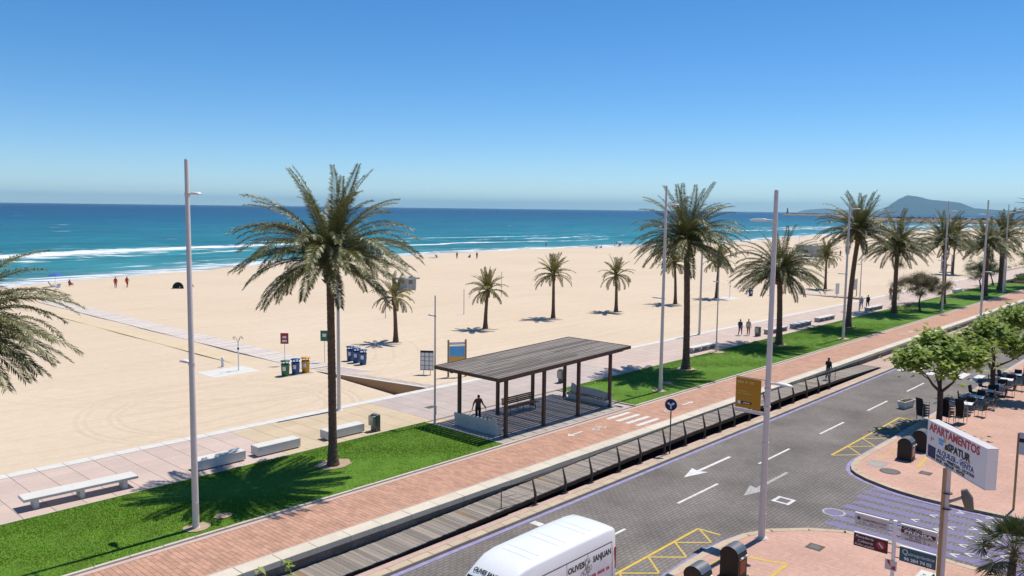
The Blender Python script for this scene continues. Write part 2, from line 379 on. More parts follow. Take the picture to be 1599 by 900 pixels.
z = -.5 + .75*band(50,3,1)*aA + .7*band(70,3.5,1)*aB + .35*band(13,2,.4)*aC
z += np.where(D < 120, .05*np.sin(D*1.3+X*.2)+.05*np.sin(D*.7-X*.11), 0)
left = np.clip((150-X)/60, 0, 1)
foam = sum(.92*amp*band(c_, w_, k_)*np.clip(vnoise(X/(l_*1.9)+s_, 60+s_)*2.1-.35, 0, 1) for s_, (c_, w_, k_, l_) in enumerate(((44,2.6,1,34),(53,2.2,.8,26),(66,3.0,1.1,40),(77,2.4,.9,30),(90,1.8,.7,22)))) + .50*left*np.exp(-((D-60)/19)**2) \
     + .5*band(14,2.4,.35)*np.clip(aC*1.8-.3,0,1) + np.clip(.55-np.maximum(D-1,0)*.05,0,.55)*(D < 12) \
     + .5*np.clip((X-420)/200,0,1)*np.exp(-((D-70)/60)**2)*np.clip(.4+vnoise(X/60,12)*.6,0,1) + .2*amp*np.exp(-((D-95-wob)/6)**2)*np.clip(vnoise(X/22,9)*3-1.4,0,1)
sea = link('sea', gridmesh('sea', np.stack([X, Y, z], -1), {'shore_dist': np.clip(D, 0, None), 'foam': foam}, sea_material())); S(sea)
# ------------------------------------------------------------------ beach sand
M['walk_side'] = mat('shade_brown_wall', (.36,.23,.13), .9, .15, .6)  # brown-orange shade on the walkway sides, put into the wall colour
WALKS = [((34.92,52.83),(37.16,42.0),(39.93,42.0),(37.43,52.72)), ((121.3,52.9),(123.3,42.0),(126.3,42.0),(124.0,52.9))]   # A, C, right edge
def sand_material():
    mt, nt, N, L, b = nodes_of('beach_sand')
    pos = N.new('ShaderNodeNewGeometry').outputs['Position']
    at = N.new('ShaderNodeAttribute'); at.attribute_name = 'wet'
    n1 = noise(nt, pos, .05, 5); n2 = noise(nt, pos, 1.4, 5, .65); n3 = noise(nt, pos, 14, 4, .6)
    col = mixc(nt, maprange(nt, n1, .35, .65, 0, 1), (.60,.49,.365), (.575,.46,.335))
    mps = N.new('ShaderNodeMapping'); mps.inputs['Scale'].default_value = (.12, 1, 1); L.new(pos, mps.inputs[0])
    v = math_(nt, 'MULTIPLY', maprange(nt, n2, .3, .7, .955, 1.045), maprange(nt, n3, .3, .7, .95, 1.05))
    v = math_(nt, 'MULTIPLY', v, maprange(nt, noise(nt, mps.outputs[0], .7, 5, .65), .3, .7, .965, 1.035))
    col = mul_val(nt, col, v)
    col = mixc(nt, at.outputs['Fac'], col, (.30,.20,.12))
    # tyre tracks left by the beach cleaner: shallow grooves along wide arcs
    h = None
    sp = N.new('ShaderNodeSeparateXYZ'); L.new(pos, sp.inputs[0])
    wobn = math_(nt, 'MULTIPLY', math_(nt, 'SUBTRACT', noise(nt, pos, .25, 2), .5), .5)
    for cx, cy, rr in ((24.5,46.5,6.0),(24.5,46.5,6.5),(24.5,46.5,7.8),(24.5,46.5,8.3),(33,64,17.0),(33,64,18.6),(19,75,31),(19,75,32.6),(40,300,252),(40,300,253.7),(40,300,247.5),(60,290,238),(60,290,239.7),(60,-400,478),(60,-400,479.7),(90,-400,488),(90,-400,489.8),(90,-400,501)):
        dx = math_(nt, 'SUBTRACT', sp.outputs[0], cx); dy = math_(nt, 'SUBTRACT', sp.outputs[1], cy)
        d = math_(nt, 'SQRT', math_(nt, 'ADD', math_(nt, 'MULTIPLY', dx, dx), math_(nt, 'MULTIPLY', dy, dy)))
        k = math_(nt, 'ABSOLUTE', math_(nt, 'SUBTRACT', math_(nt, 'ADD', d, wobn), rr))
        k = maprange(nt, k, .06, .22, 1, 0)
        h = k if h is None else math_(nt, 'MAXIMUM', h, k)
    h = math_(nt, 'MULTIPLY', h, maprange(nt, n1, .3, .6, .15, 1))
    col = mixc(nt, math_(nt, 'MULTIPLY', h, .22), col, (.42,.32,.22))
    L.new(col, b.inputs['Base Color']); setin(b, Roughness=.95, Specular_IOR_Level=.15)
    bp = N.new('ShaderNodeBump'); bp.inputs['Strength'].default_value = .55; bp.inputs['Distance'].default_value = .05
    hh = math_(nt, 'ADD', math_(nt, 'ADD', math_(nt, 'MULTIPLY', n2, 1.2), math_(nt, 'MULTIPLY', n3, .5)), math_(nt, 'MULTIPLY', h, -.9))
    L.new(hh, bp.inputs['Height']); L.new(bp.outputs[0], b.inputs['Normal']); return mt
xs = np.concatenate([[-3000,-400], np.arange(-60,33,2.0), np.arange(33,41,.3), np.arange(41,117,2), np.arange(117,128,.35), np.arange(128,520,5), np.arange(520,1500,25), np.geomspace(1500,20000,10)])
t_abs = np.arange(41.85, 54.5, .35)
ts = np.concatenate([np.zeros(0), np.linspace(0, 1, 70)[1:]])
X = np.tile(xs, (len(t_abs)+len(ts), 1)); sh = shore(xs)+3
Yr = [np.full_like(xs, y) for y in t_abs] + [54.5+t*(np.maximum(sh, 60)-54.5) for t in ts]
Y = np.stack(Yr); dist = shore(X)-Y
Z = .018*(np.sin(X*.31+Y*.2)+np.sin(Y*.43-X*.13)) + .05*(vnoise(X*.13+Y*.05,21)-.5) + .05*(vnoise(Y*.11+X*.03,22)-.5)
Z *= np.clip((Y-41.9)/2, 0, 1)
Z -= .75*np.clip(1-dist/22, 0, 1)**1.5
for A, Cc, _, _ in WALKS:           # the sand falls away towards the side of each walkway
    bx = Cc[0]-3.1
    s_ = np.clip((Y-41.9)/(A[1]-41.9), 0, 1); xl = bx+(A[0]-bx)*s_; xr = Cc[0]+(A[0]-Cc[0])*s_
    w = np.where((X > xl) & (X < xr+.5) & (Y < A[1]+.3), (X-xl)/np.maximum(xr-xl, .15), 0)
    Z -= np.clip(w, 0, 1)*1.25*(1-s_)
sand = link('beach_sand', gridmesh('beach_sand', np.stack([X, Y, Z], -1), {'wet': np.clip(1-(dist-1)/5, 0, .8)}, sand_material())); S(sand)
# land under everything on this side
g = MB(); g.add([(-3000,-3000,-1.6),(20000,-3000,-1.6),(20000,60,-1.6),(-3000,60,-1.6)], [(0,1,2,3)]); S(g.build('ground', M['soil']))
# ------------------------------------------------------------------ promenade paving
pr = MB(); pr.box((-40,35.2,-.4),(420,41.2,-.03)); pr.box((30.95,28.55,-.4),(43.15,35.2,-.031)); pr.box((132.6,28.7,-.4),(134.3,35.2,-.031)); pr.box((-40,41.2,-1.5),(420,41.85,-.045))
prom = S(pr.build('promenade', M['joint']))
slab = {}
for zn in ('slab_pink', 'slab_beige', 'slab_mauve'):
    q = MB(); q.bev((.008,.008,-.06),(1.192,.782,0), .006); slab[zn] = q.mesh('paving_slab', M[zn])
def zone(x, y):
    if x < 21.5: return 'slab_pink'
    if x < 31.5 - (y-38)*.0: return 'slab_beige'
    if x < 52: return 'slab_mauve'
    return 'slab_pink'
rows = [35.22+.78*i for i in range(8)]
cells = [(x0, y) for x0 in [4+1.2*i for i in range(122)] for y in rows]
cells += [(30.95+1.2*i, 28.75+.78*j) for i in range(10) for j in range(8) if i*1.2+31 < 43.1 and 28.75+.78*j < 34.6]
cells.sort(key=lambda c: c[0]*.737+c[1]*.676)
rest = {k: MB() for k in slab}
for i, (x, y) in enumerate(cells):
    y1 = min(.78, 41.19-y)
    if y1 < .2: continue
    if i < 290 and y1 > .77: link('paving_slab', slab[zone(x, y)], prom, (x, y, 0))
    else: rest[zone(x, y)].bev((x+.008,y+.008,-.06),(x+1.192,y+y1-.008,0), .006)
for k, q in rest.items(): tag(q.build('paving_slabs', M[k], prom), kind='stuff')
q = MB()
for i in range(170): q.bev((4+1.2*i,41.21,-.08),(4+1.2*i+1.19,41.84,.012), .012)
tag(q.build('edge_stones', M['white_conc'], prom), kind='stuff')
q = MB(); q.box((150.5,35.3,-.2),(420,41.19,-.004)); q.build('far_paving', M['slab_pink'], prom)
# manhole cover and grates set in the paving
for (x, y, sx, sy, zz) in ((33.3,37.4,.7,.5,.004),):
    q = MB(); q.box((x,y,-.02),(x+sx,y+sy,zz)); [q.box((x+.05+k*.12,y+.04,zz),(x+.1+k*.12,y+sy-.04,zz+.006)) for k in range(int(sx/.12))]
    q.build('drain_cover', M['bin_grey'], prom)
# walkways out on to the sand
for i, (A, Cc, D_, B_) in enumerate(WALKS):
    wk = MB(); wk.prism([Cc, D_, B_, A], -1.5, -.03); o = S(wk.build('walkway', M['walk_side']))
    q = MB(); q.prism([Cc, D_, B_, A], -.029, -.004); q.build('walkway_top', M['white_conc'], o)
    q = MB()
    for k in range(9):
        a0, a1 = k/9+.004, (k+1)/9-.004
        f = lambda s, e, a: tuple(s[j]+(e[j]-s[j])*a for j in (0, 1))
        p0, p1, p2, p3 = f(Cc,A,a0), f(D_,B_,a0), f(D_,B_,a1), f(Cc,A,a1)
        ins = lambda p, r_, t: (p[0]+(r_[0]-p[0])*t, p[1]+(r_[1]-p[1])*t)
        q.prism([ins(p0,p1,.1), ins(p0,p1,.9), ins(p3,p2,.9), ins(p3,p2,.1)], -.02, .004)
    tag(q.build('walkway_slabs', M['slab_mauve'], o), kind='stuff')
# timber boardwalk and the yellowish mat beside it
bw = MB(); bw.box((34.7,53.0,-.1),(37.2,113,.015)); bo = S(bw.build('beach_boardwalk', M['joint']))
q = MB(); q.box((0,.01,0),(2.5,.61,.04)); pm = q.mesh('board', mat('bleached_board', (.60,.53,.47), .85, .1, 2, .2, 30, island=.07))
for k in range(96): link('board', pm, bo, (34.7+rnd.uniform(-.04,.04), 53.05+.625*k, .012+rnd.uniform(-.008,.008)), (0,0,rnd.uniform(-.006,.006)))
q = MB(); q.add([(32.0,57.0,.03),(33.55,57.0,.03),(33.2,104,.03),(31.7,104,.03)], [(0,1,2,3)]); q.box((32.0,56.95,-.05),(33.55,57.0,.03))
S(q.build('sand_path', mat('yellow_mat', (.61,.49,.32), .9, .08, .7, .2, 20)))
# ------------------------------------------------------------------ lawns
def holes(x, y, L_): return any((x-a)**2+(y-b)**2 < r*r for a, b, r in L_)
SOIL = [(22.6,32.3,.95),(14.3,29.55,.55),(15.6,29.95,.38),(48.0,29.95,.6),(56.2,32.75,.9),(50.6,30.9,.5),(65.0,34.8,.8),(73.1,32.7,.9),(81.3,29.75,.7),(90.4,32.6,.9),(29.95,28.95,.0001)]
LAWNS = [(-20,30.93),(43.2,132.6),(134.3,172)]
lawn = []
for i, (x0, x1) in enumerate(LAWNS):
    n = int((x1-x0)/1.0); q = MB()
    xx = np.linspace(x0, x1, n); yy = np.linspace(28.74, 35.2, 8)
    P = np.stack([np.tile(xx,(8,1)), np.tile(yy[:,None],(1,n)), np.zeros((8,n))], -1); P[...,2] = .03+.03*(vnoise(P[...,0]*.7+P[...,1]*.9, 31)-.5); P[0,:,2] = .03; P[-1,:,2] = .0
    o = S(link('lawn', gridmesh('lawn', P, {}, M['lawn']))); lawn.append(o)
    for (a, b, r) in SOIL:
        if x0 < a < x1 and r > .01:
            q = MB(); k = 18; pts = [(a+r*rnd.uniform(.85,1.12)*math.cos(2*math.pi*j/k), b+.8*r*rnd.uniform(.85,1.12)*math.sin(2*math.pi*j/k)) for j in range(k)]
            q.add([(a,b,.085)]+[(p[0],p[1],.05) for p in pts], [(0,1+j,1+(j+1)%k) for j in range(k)]); q.build('soil_patch', M['soil'], o)
rs = np.random.RandomState(3)
def grass(x0, x1, n, nm):
    x = rs.uniform(x0, x1, n*2); y = rs.uniform(28.76, 35.15, n*2); keep = np.ones(n*2, bool)
    for a, b, r in SOIL: keep &= ((x-a)**2+((y-b)/.85)**2) > (r*.9)**2
    x = x[keep][:n]; y = y[keep][:n]; n = len(x)
    h = rs.uniform(.008,.035,n); a = rs.uniform(0, 6.283, n); w = rs.uniform(.012,.026,n); lx = rs.normal(0,.03,n); ly = rs.normal(0,.03,n)
    P = np.zeros((n,3,3)); P[:,0] = np.stack([x-w*np.cos(a),y-w*np.sin(a),np.full(n,.02)],-1); P[:,1] = np.stack([x+w*np.cos(a),y+w*np.sin(a),np.full(n,.02)],-1); P[:,2] = np.stack([x+lx,y+ly,.03+h],-1)
    me = bpy.data.meshes.new(nm); me.vertices.add(n*3); me.vertices.foreach_set('co', P.reshape(-1).astype(np.float32)); me.loops.add(n*3); me.loops.foreach_set('vertex_index', np.arange(n*3, dtype=np.int32))
    me.polygons.add(n); me.polygons.foreach_set('loop_start', np.arange(0,n*3,3,dtype=np.int32)); me.update(); me.validate(); me.materials.append(M['blade'])
    return link(nm, me)
tag(grass(4, 30.9, 110000, 'grass'), 'short mown grass of the near lawn beside the shelter', 'grass', kind='stuff')
tag(grass(43.2, 100, 130000, 'grass'), 'short mown grass of the long lawn under the palm row', 'grass', kind='stuff')
tag(grass(100, 171, 50000, 'grass'), 'short mown grass of the far lawns', 'grass', kind='stuff')
# lawn kerb on the bike-path side and at the lawn ends
kb = MB(); kb.bev((0.006,0,-.2),(1.194,.13,.075), .012); kme = kb.mesh('kerb_stone', M['kerb_white'])
kerb = thing('lawn_kerb', (0,28.6,0), 0, 'low pale kerb between the lawn and the red bike path', 'kerb')
for x0, x1 in LAWNS:
    k = max(x0, 3.0)
    while k < min(x1, 165): link('kerb_stone', kme, kerb, (k, 0, rnd.uniform(-.004,.004))); k += 1.2
q = MB(); q.bev((30.93,28.6,-.2),(31.02,35.2,.05),.01); q.bev((43.1,28.6,-.2),(43.2,35.2,.05),.01); q.bev((3,35.2,-.2),(30.93,35.26,.03),.01); q.bev((43.2,35.2,-.2),(132.6,35.26,.03),.01)
q.build('edging', M['kerb_white'], kerb, (0,-28.6,0))
# ------------------------------------------------------------------ bike path
q = MB(); q.box((-30,25.28,-.4),(420,28.6,-.02)); bike = S(q.build('bike_path', M['joint']))
q = MB(); q.box((80,25.46,-.1),(420,28.36,0)); q.build('far_bricks', M['bike_far'], bike)
q = MB(); q.box((-30,28.37,-.1),(420,28.595,.002)); q.box((-30,25.3,-.1),(420,25.45,.002)); q.build('edge_strip', M['path_edge'], bike)
q = MB(); q.bev((.004,.004,-.05),(.196,.396,0), .004); bme = q.mesh('brick', M['brick'])
pos = []
for i in range(int((80-8)/.2)):
    x = 8+.2*i; y = 25.46-(.2 if i % 2 else 0)
    while y < 28.35:
        a, b = max(y, 25.46), min(y+.4, 28.36)
        if b-a > .05: pos.append((x, a, b))
        y += .4
full = [p for p in pos if p[2]-p[1] > .39 and p[0] > 10.5]; near = set(full[:300])
q = MB()
for p in pos:
    if p in near: link('brick', bme, bike, (p[0], p[1], rnd.uniform(-.003,.003)))
    else: q.bev((p[0]+.004,p[1]+.004,-.05),(p[0]+.196,p[2]-.004,rnd.uniform(-.003,.003)), .004)
tag(q.build('bricks', M['brick'], bike), kind='stuff')
def mark(name, poly, z, m_, parent):
    q = MB(); n = len(poly); q.add([(p[0],p[1],z) for p in poly], [tuple(range(n))])
    o = q.build(name, m_, parent)
    me = o.data
    if me.polygons[0].normal.z < 0: me.flip_normals()
    return o
for k in range(4):
    y = 27.86-.70*k; mark('crossing_bar', [(39.2,y),(41.5,y),(41.5,y+.30),(39.2,y+.30)], .008, M['white_line'], bike)
def arrow(x, y, L_, w, sx, z, m_, parent):
    mark('arrow', [(x,y),(x+sx*.32*L_,y+w/2),(x+sx*.28*L_,y+w*.12),(x+sx*L_,y+w*.12),(x+sx*L_,y-w*.12),(x+sx*.28*L_,y-w*.12),(x+sx*.32*L_,y-w/2)], z, m_, parent)
arrow(34.6,27.4,1.35,.5,1,.008,M['white_line'],bike); arrow(46.9,26.7,1.35,.5,-1,.008,M['white_line'],bike)
arrow(92.5,26.6,1.35,.5,-1,.008,M['white_line'],bike)
def bike_symbol(x, y, s, parent):
    q = MB()
    def ring(cx, cy, r):
        n = 14; v = [(x+s*(cx+rr*math.cos(2*math.pi*j/n)), y+s*(cy+rr*math.sin(2*math.pi*j/n)), .008) for rr in (r, r*.72) for j in range(n)]
        q.add(v, [(j,(j+1)%n,n+(j+1)%n,n+j) for j in range(n)])
    def bar(a, b, w=.05):
        a = Vector(a); b = Vector(b); n = (b-a).normalized(); n = Vector((-n.y,n.x))*w/2
        q.add([(x+s*p.x,y+s*p.y,.0085) for p in (a-n,b-n,b+n,a+n)], [(0,1,2,3)])
    ring(-.45,0,.3); ring(.45,0,.3)
    for a, b in (((-.45,0),(-.15,.42)),((-.15,.42),(.3,.42)),((.3,.42),(0,0)),((0,0),(-.15,.42)),((0,0),(.45,0)),((.45,0),(.28,.55)),((-.15,.42),(-.2,.55)),((-.3,.55),(-.08,.55)),((.28,.55),(.45,.58))): bar(a, b)
    q.build('bicycle_symbol', M['white_line'], parent)
bike_symbol(37.2,27.15,.75,bike); bike_symbol(43.9,26.55,.75,bike); bike_symbol(89.5,26.6,.8,bike)
# ------------------------------------------------------------------ retaining wall with coping
wall = thing('retaining_wall', (0,24.65,0), 0, 'low dark wall with pale coping stones beside the bike path', 'wall')
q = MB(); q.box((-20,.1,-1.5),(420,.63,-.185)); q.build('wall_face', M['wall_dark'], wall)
q = MB(); q.bev((.006,0,-.2),(1.494,.65,.03), .015); cme = q.mesh('coping_stone', M['coping'])
for i in range(150):
    x = 6+1.5*i
    if x < 205: link('coping_stone', cme, wall, (x, rnd.uniform(-.006,.006), rnd.uniform(-.004,.004)))
q = MB(); q.box((205.6,0,-.2),(420,.65,.03)); q.build('far_coping', M['coping'], wall)
# ------------------------------------------------------------------ raised timber walkway with ramp ends
def deckz(x): return float(np.interp(x, [0,19,26,34,41,54,66,71.7], [-.55,-.55,-.38,-.2,-.1,-.1,-.38,-.56]))
dk = thing('timber_footway', (0,23.1,0), 0, 'weathered timber plank footway ramped up beside the retaining wall', 'footway')
pmes = []
for v in range(4):
    q = MB(); q.box((.005,0,-.04),(.196,1.5,0)); pmes.append(q.mesh('plank', M['plank_br'] if v == 3 else M['plank']))
x = 10.0
for i in range(307):
    x = 10+.201*i; z0, z1 = deckz(x), deckz(x+.2)
    me = pmes[3] if rnd.random() < .06 else pmes[rnd.randrange(3)]
    link('plank', me, dk, (x, rnd.uniform(-.015,.015), z0+rnd.uniform(-.004,.004)), (0, -math.atan2(z1-z0,.2), 0))
q = MB()
for y in (.06, .72, 1.38):
    px = [10+2*i for i in range(31)]
    for a, b in zip(px, px[1:]):
        za, zb = deckz(a)-.05, deckz(b)-.05
        q.add([(a,y-.05,za-.17),(b,y-.05,zb-.17),(b,y+.05,zb-.17),(a,y+.05,za-.17),(a,y-.05,za),(b,y-.05,zb),(b,y+.05,zb),(a,y+.05,za)], [(0,3,2,1),(4,5,6,7),(0,1,5,4),(1,2,6,5),(2,3,7,6),(3,0,4,7)])
q.build('joists', M['beam'], dk)
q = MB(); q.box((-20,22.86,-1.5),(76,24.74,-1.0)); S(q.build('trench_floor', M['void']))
# strip of pavement, kerb and road edge on the sea side of the road
q = MB(); q.box((-30,22.56,-1.5),(420,22.87,-.6)); q.box((71.8,22.87,-1.5),(420,24.75,-.6)); q.box((24.95,22.872,-.99),(27.0,22.95,-.62)); strip = S(q.build('sea_side_pavement', M['walk_strip']))
q = MB(); q.bev((.005,0,-.4),(.995,.36,0), .02); kme2 = q.mesh('kerb_stone', M['kerb_beige'])
for i in range(140): link('kerb_stone', kme2, strip, (12+i*1.0, 22.2, -.595+rnd.uniform(-.004,.004)))
q = MB(); q.box((152,22.2,-1),(420,22.56,-.597)); q.build('far_kerb', M['kerb_beige'], strip)
# ------------------------------------------------------------------ road
RZ = -.73
q = MB(); q.add([(-60,-60,RZ),(420,-60,RZ),(420,22.3,RZ),(-60,22.3,RZ)], [(0,1,2,3)]); road = S(q.build('road', M['road']))
def rmark(poly, m_, dz=.005, name='road_marking'): return mark(name, poly, RZ+dz, m_, road)
def stroke(a, b, w, m_, dz=.005):
    a = Vector(a); b = Vector(b); n = (b-a).normalized(); n = Vector((-n.y, n.x))*w/2
    return rmark([tuple(a-n),tuple(b-n),tuple(b+n),tuple(a+n)], m_, dz)
stroke((-10,22.06),(200,22.06),.2,M['purple_thin'])
for a, b in ((14.5,18.2),(23.2,27.45),(31.58,35.3),(39.7,43.5),(47.8,51.6),(55.8,59.8),(64.1,68.3),(76,80),(84,88),(92,96)): stroke((a,18.57),(b,18.57),.13,M['white_line'])
arrow_pts = lambda x, y: [(x,y),(x+1.6,y+.46),(x+1.45,y+.09),(x+4.8,y+.09),(x+4.8,y-.09),(x+1.45,y-.09),(x+1.6,y-.46)]
rmark(arrow_pts(34.95,20.25), M['white_line'], .006, 'arrow'); rmark(arrow_pts(34.6,16.87), M['worn_line'], .006, 'arrow')
stroke((25.3,21.85),(25.3,21.3),.35,M['white_line'],.007)
for k in range(9): y = 21.85-k*1.1; rmark([(72.2,y),(75.2,y),(75.2,y-.6),(72.2,y-.6)], M['white_line'])
def zigzag(x0, x1, n):
    stroke((x0,16.4),(x1,16.4),.13,M['yellow_line']); w = (x1-x0)/n
    for k in range(n+1):
        xm = x0+w*k
        if k < n: stroke((xm+.02,16.33),(xm+.95*w*.55,15.3),.095,M['yellow_line'],.006)
        if k > 0: stroke((xm-.02-w*.45,15.3),(xm,16.33),.085,M['yellow_line'],.0065)
    stroke((x1,16.4),(x1+.05,15.4),.12,M['yellow_line'],.006)
zigzag(20.0,29.6,5); zigzag(44.0,55.4,5)
# worn violet stripes and white chevrons of the raised crossing in the side street
for k, xx in enumerate((33.9,34.75,35.6,36.45,37.3,38.15,39.0,39.75)):
    y0 = 13.0+rnd.uniform(-.25,.15); rmark([(xx,y0),(xx+.56,y0-.15),(xx+.56,3.5),(xx,3.5)], M['purple_line'], .0045)
for (x, y) in ((38.81,9.28),(39.48,8.85),(36.60,9.13),(37.26,8.76),(36.13,8.72),(35.08,8.64),(40.04,8.11),(39.7,7.75),(38.93,8.01),(37.77,7.94),(38.4,7.7),(39.3,7.41),(39.9,7.2),(38.93,7.22),(39.23,6.7),(36.67,7.94),(37.61,7.5),(35.54,7.89),(34.75,7.48),(34.3,7.9),(36.53,7.4),(37.08,10.15),(38.20,9.71),(35.9,7.2),(36.9,6.9),(38.1,6.9),(34.9,6.8),(35.5,6.5),(39.8,6.4),(37.4,6.4),(38.6,6.3),(36.3,6.2)):
    d = rnd.choice((-1,1)); stroke((x-.17,y-.18*d),(x+.0,y+.1*d),.075,M['white_line'],.008); stroke((x-.02,y+.1*d),(x+.17,y-.18*d),.075,M['white_line'],.0085)
def cover(x, y, r, parent, z, m1, m2, sq=False):
    q = MB()
    if sq: q.box((x-r,y-r,z-.05),(x+r,y+r,z),0); q.box((x-r*.62,y-r*.62,z-.04),(x+r*.62,y+r*.62,z+.004),1)
    else: q.lathe([(r,z-.05),(r,z)],24,(x,y),0); q.lathe([(r*.8,z-.04),(r*.8,z+.004)],24,(x,y),1)
    return q.build('manhole_cover', [m1, m2], parent)
cover(35.35,15.25,.42,road,RZ+.006,M['white_line'],M['bin_grey'],True); cover(35.5,13.0,.5,road,RZ+.012,M['worn_line'],M['purple_line'])
# ------------------------------------------------------------------ pavements of the two street blocks
NB = [(-30,14.9),(24.75,14.9),(27.5,14.95),(28.9,14.87),(30.2,14.63),(31.36,14.12),(32.6,13.0),(33.45,11.76),(33.7,10.3),(33.5,8.76),(33.3,7.5),(33.2,-60),(-30,-60)]
RB = [(420,15.0),(49.2,15.0),(45.7,15.05),(43.7,15.05),(42.6,14.86),(41.85,14.55),(41.37,14.14),(40.9,13.5),(40.6,12.9),(40.3,12.2),(40.1,11.5),(39.95,10.6),(39.9,8.9),(40.0,7.6),(40.05,6.5),(40.1,-60),(420,-60)]
def inset(poly, d, k0, k1):
    out = []
    for i in range(k0, k1+1):
        a, b, c = Vector(poly[i-1]), Vector(poly[i]), Vector(poly[(i+1) % len(poly)])
        t = ((b-a).normalized()+(c-b).normalized()).normalized(); n = Vector((t.y, -t.x)); out.append((b+n*d, -n))
    return out
def block(name, poly, k0, k1, sgn):
    q = MB(); q.prism(poly if sgn > 0 else poly[::-1], -1.5, -.6); o = S(q.build(name, M['walk_pink']))
    line = [Vector(p) for p in poly[k0:k1+1]]
    # kerb stones along the road edge, and the violet line painted on the road beside them
    pts = []
    for a, b in zip(line, line[1:]):
        n = max(1, round((b-a).length/1.0)) if (b-a).length > 1.5 else 1
        for j in range(n): pts.append(a+(b-a)*j/n)
    pts.append(line[-1])
    for a, b in zip(pts, pts[1:]):
        if not (10 < a.x < 110 and a.y > -5): continue
        t = (b-a).normalized(); nn = Vector((t.y, -t.x))*sgn; e = t*.006
        q = MB(); q.prism([tuple(a+e),tuple(b-e),tuple(b-e+nn*.3),tuple(a+e+nn*.3)][::int(-sgn)], -1.2, -.59); q.build('kerb_stone', M['kerb_beige'], o)
    for a, b in zip(line, line[1:]):
        if a.x > 200 or b.x > 200 or a.x < -20: a = Vector((max(min(a.x,120),0), a.y)); b = Vector((max(min(b.x,120),0), b.y))
        t = (b-a).normalized(); nn = Vector((t.y, -t.x))*-sgn
        if (b-a).length > .05: rmark([tuple(a+nn*.05),tuple(b+nn*.05),tuple(b+nn*.24),tuple(a+nn*.24)], M['purple_thin'], .0055)
    return o
nb = block('near_pavement', NB, 0, 11, 1); rb = block('terrace_pavement', RB, 0, 15, -1)
for par, ps in ((nb, [(30.9,11.97,.3,0)]), (rb, [(42.9,13.0,.5,1),(43.9,11.6,.28,0),(62.0,10.2,.3,0),(46.4,13.9,.0,0)])):
    for x, y, r, rd in ps:
        if r: cover(x, y, r, par, -.592, M['rust'], M['bin_grey'], not rd)
def pmark(pts, w, m_, par):
    for a, b in zip(pts, pts[1:]):
        a = Vector(a); b = Vector(b); n = (b-a).normalized(); n = Vector((-n.y, n.x))*w/2
        mark('paint_line', [tuple(a-n),tuple(b-n),tuple(b+n),tuple(a+n)], -.594+rnd.uniform(0,.001), m_, par)
pmark([(23.0,14.2),(27.3,14.1),(28.0,13.9),(28.6,12.1),(24.0,12.0)], .14, M['yellow_line'], nb)
pmark([(44.2,14.05),(48.5,14.2)], .06, M['yellow_line'], rb); pmark([(44.6,12.2),(46.8,12.35)], .16, M['yellow_line'], rb)
q = MB(); q.box((43.2,13.5,-.7),(44.3,14.3,-.593)); q.build('utility_cover', M['grey_conc'], rb)
# ------------------------------------------------------------------ mountain, headland, breakwater
def ridge(name, az, tn, Rr, depth, seed):
    az = np.radians(np.array(az)); tn = np.array(tn)
    a = np.linspace(az[0], az[-1], 220); h = np.interp(a, az[::-1] if az[0] > az[-1] else az, tn[::-1] if az[0] > az[-1] else tn)*Rr
    h = h*(1+.05*(vnoise(np.arange(220)/6., seed)-.5)+.025*(vnoise(np.arange(220)/2., seed+1)-.5))
    rows = []
    for k, f in zip(np.linspace(-1, 1, 15), 1-np.abs(np.linspace(-1, 1, 15))**1.3):
        rr = Rr+k*depth; fl = f*(1+.35*(vnoise(np.arange(220)/5.+k*3, seed+3)-.5)*(1-f)*2)
        rows.append(np.stack([rr*np.cos(a), rr*np.sin(a), h*fl-(6 if abs(k) > .98 else 0)], -1))
    return S(link(name, gridmesh(name, np.stack(rows), {}, M['hill'])))
ridge('mountain', [19.2,18.47,17.82,17.22,16.8,16.3,15.6,14.7,13.8,13.1,11.8,10.5,8,5,0,-4], [0,.0004,.0091,.0176,.0209,.0199,.0165,.0145,.0125,.0073,.0055,.0050,.005,.004,.003,.001], 24000, 2600, 41)
ridge('headland', [23.4,22.9,22.3,21.7,21.0,20.3,19.0,17], [0,.0030,.0042,.0047,.004,.0038,.0035,.003], 38000, 2500, 51)
path = [(1240,120),(1240,256),(1238,335),(1255,400),(1500,520),(2000,730),(2650,1030),(2915,1297)]
hw = [26,26,25,25,25,25,25,28]; hh = [7.2,7.4,7.6,7.8,8.5,9,9.5,9]
P = []
acc = []
for i in range(len(path)-1):
    n = 40
    for j in range(n): acc.append([path[i][k]+(path[i+1][k]-path[i][k])*j/n for k in (0,1)]+[hw[i], hh[i]+(hh[i+1]-hh[i])*j/n])
acc = np.array(acc); tg = np.gradient(acc[:,:2], axis=0); tg /= np.linalg.norm(tg, axis=1)[:,None]; nr = np.stack([-tg[:,1], tg[:,0]], -1)
rr = np.random.RandomState(9)
for k, (o, f) in enumerate(((-1,-.3),(-.8,.15),(-.6,.42),(-.42,.7),(-.25,.93),(-.1,1),(.05,1),(.1,.72),(.3,.7),(.5,.5),(.8,.2),(1,-.3))):
    jit = rr.normal(0, .9, len(acc))
    P.append(np.stack([acc[:,0]+nr[:,0]*o*acc[:,2]+jit, acc[:,1]+nr[:,1]*o*acc[:,2]+jit, acc[:,3]*f+rr.normal(0,.45,len(acc))*(f > 0)], -1))
tag(link('breakwater', gridmesh('breakwater', np.stack(P), {}, M['rock'], False)), 'long rubble breakwater running out to sea below the mountain', 'breakwater')
lh = thing('lighthouse', (2895,1285,11), 0, 'tiny dark harbour light tower at the seaward end of the breakwater', 'lighthouse')
q = MB(); q.lathe([(4.5,0),(4.5,3),(2.2,3.1),(1.9,13)],12); q.build('tower', M['rust'], lh)
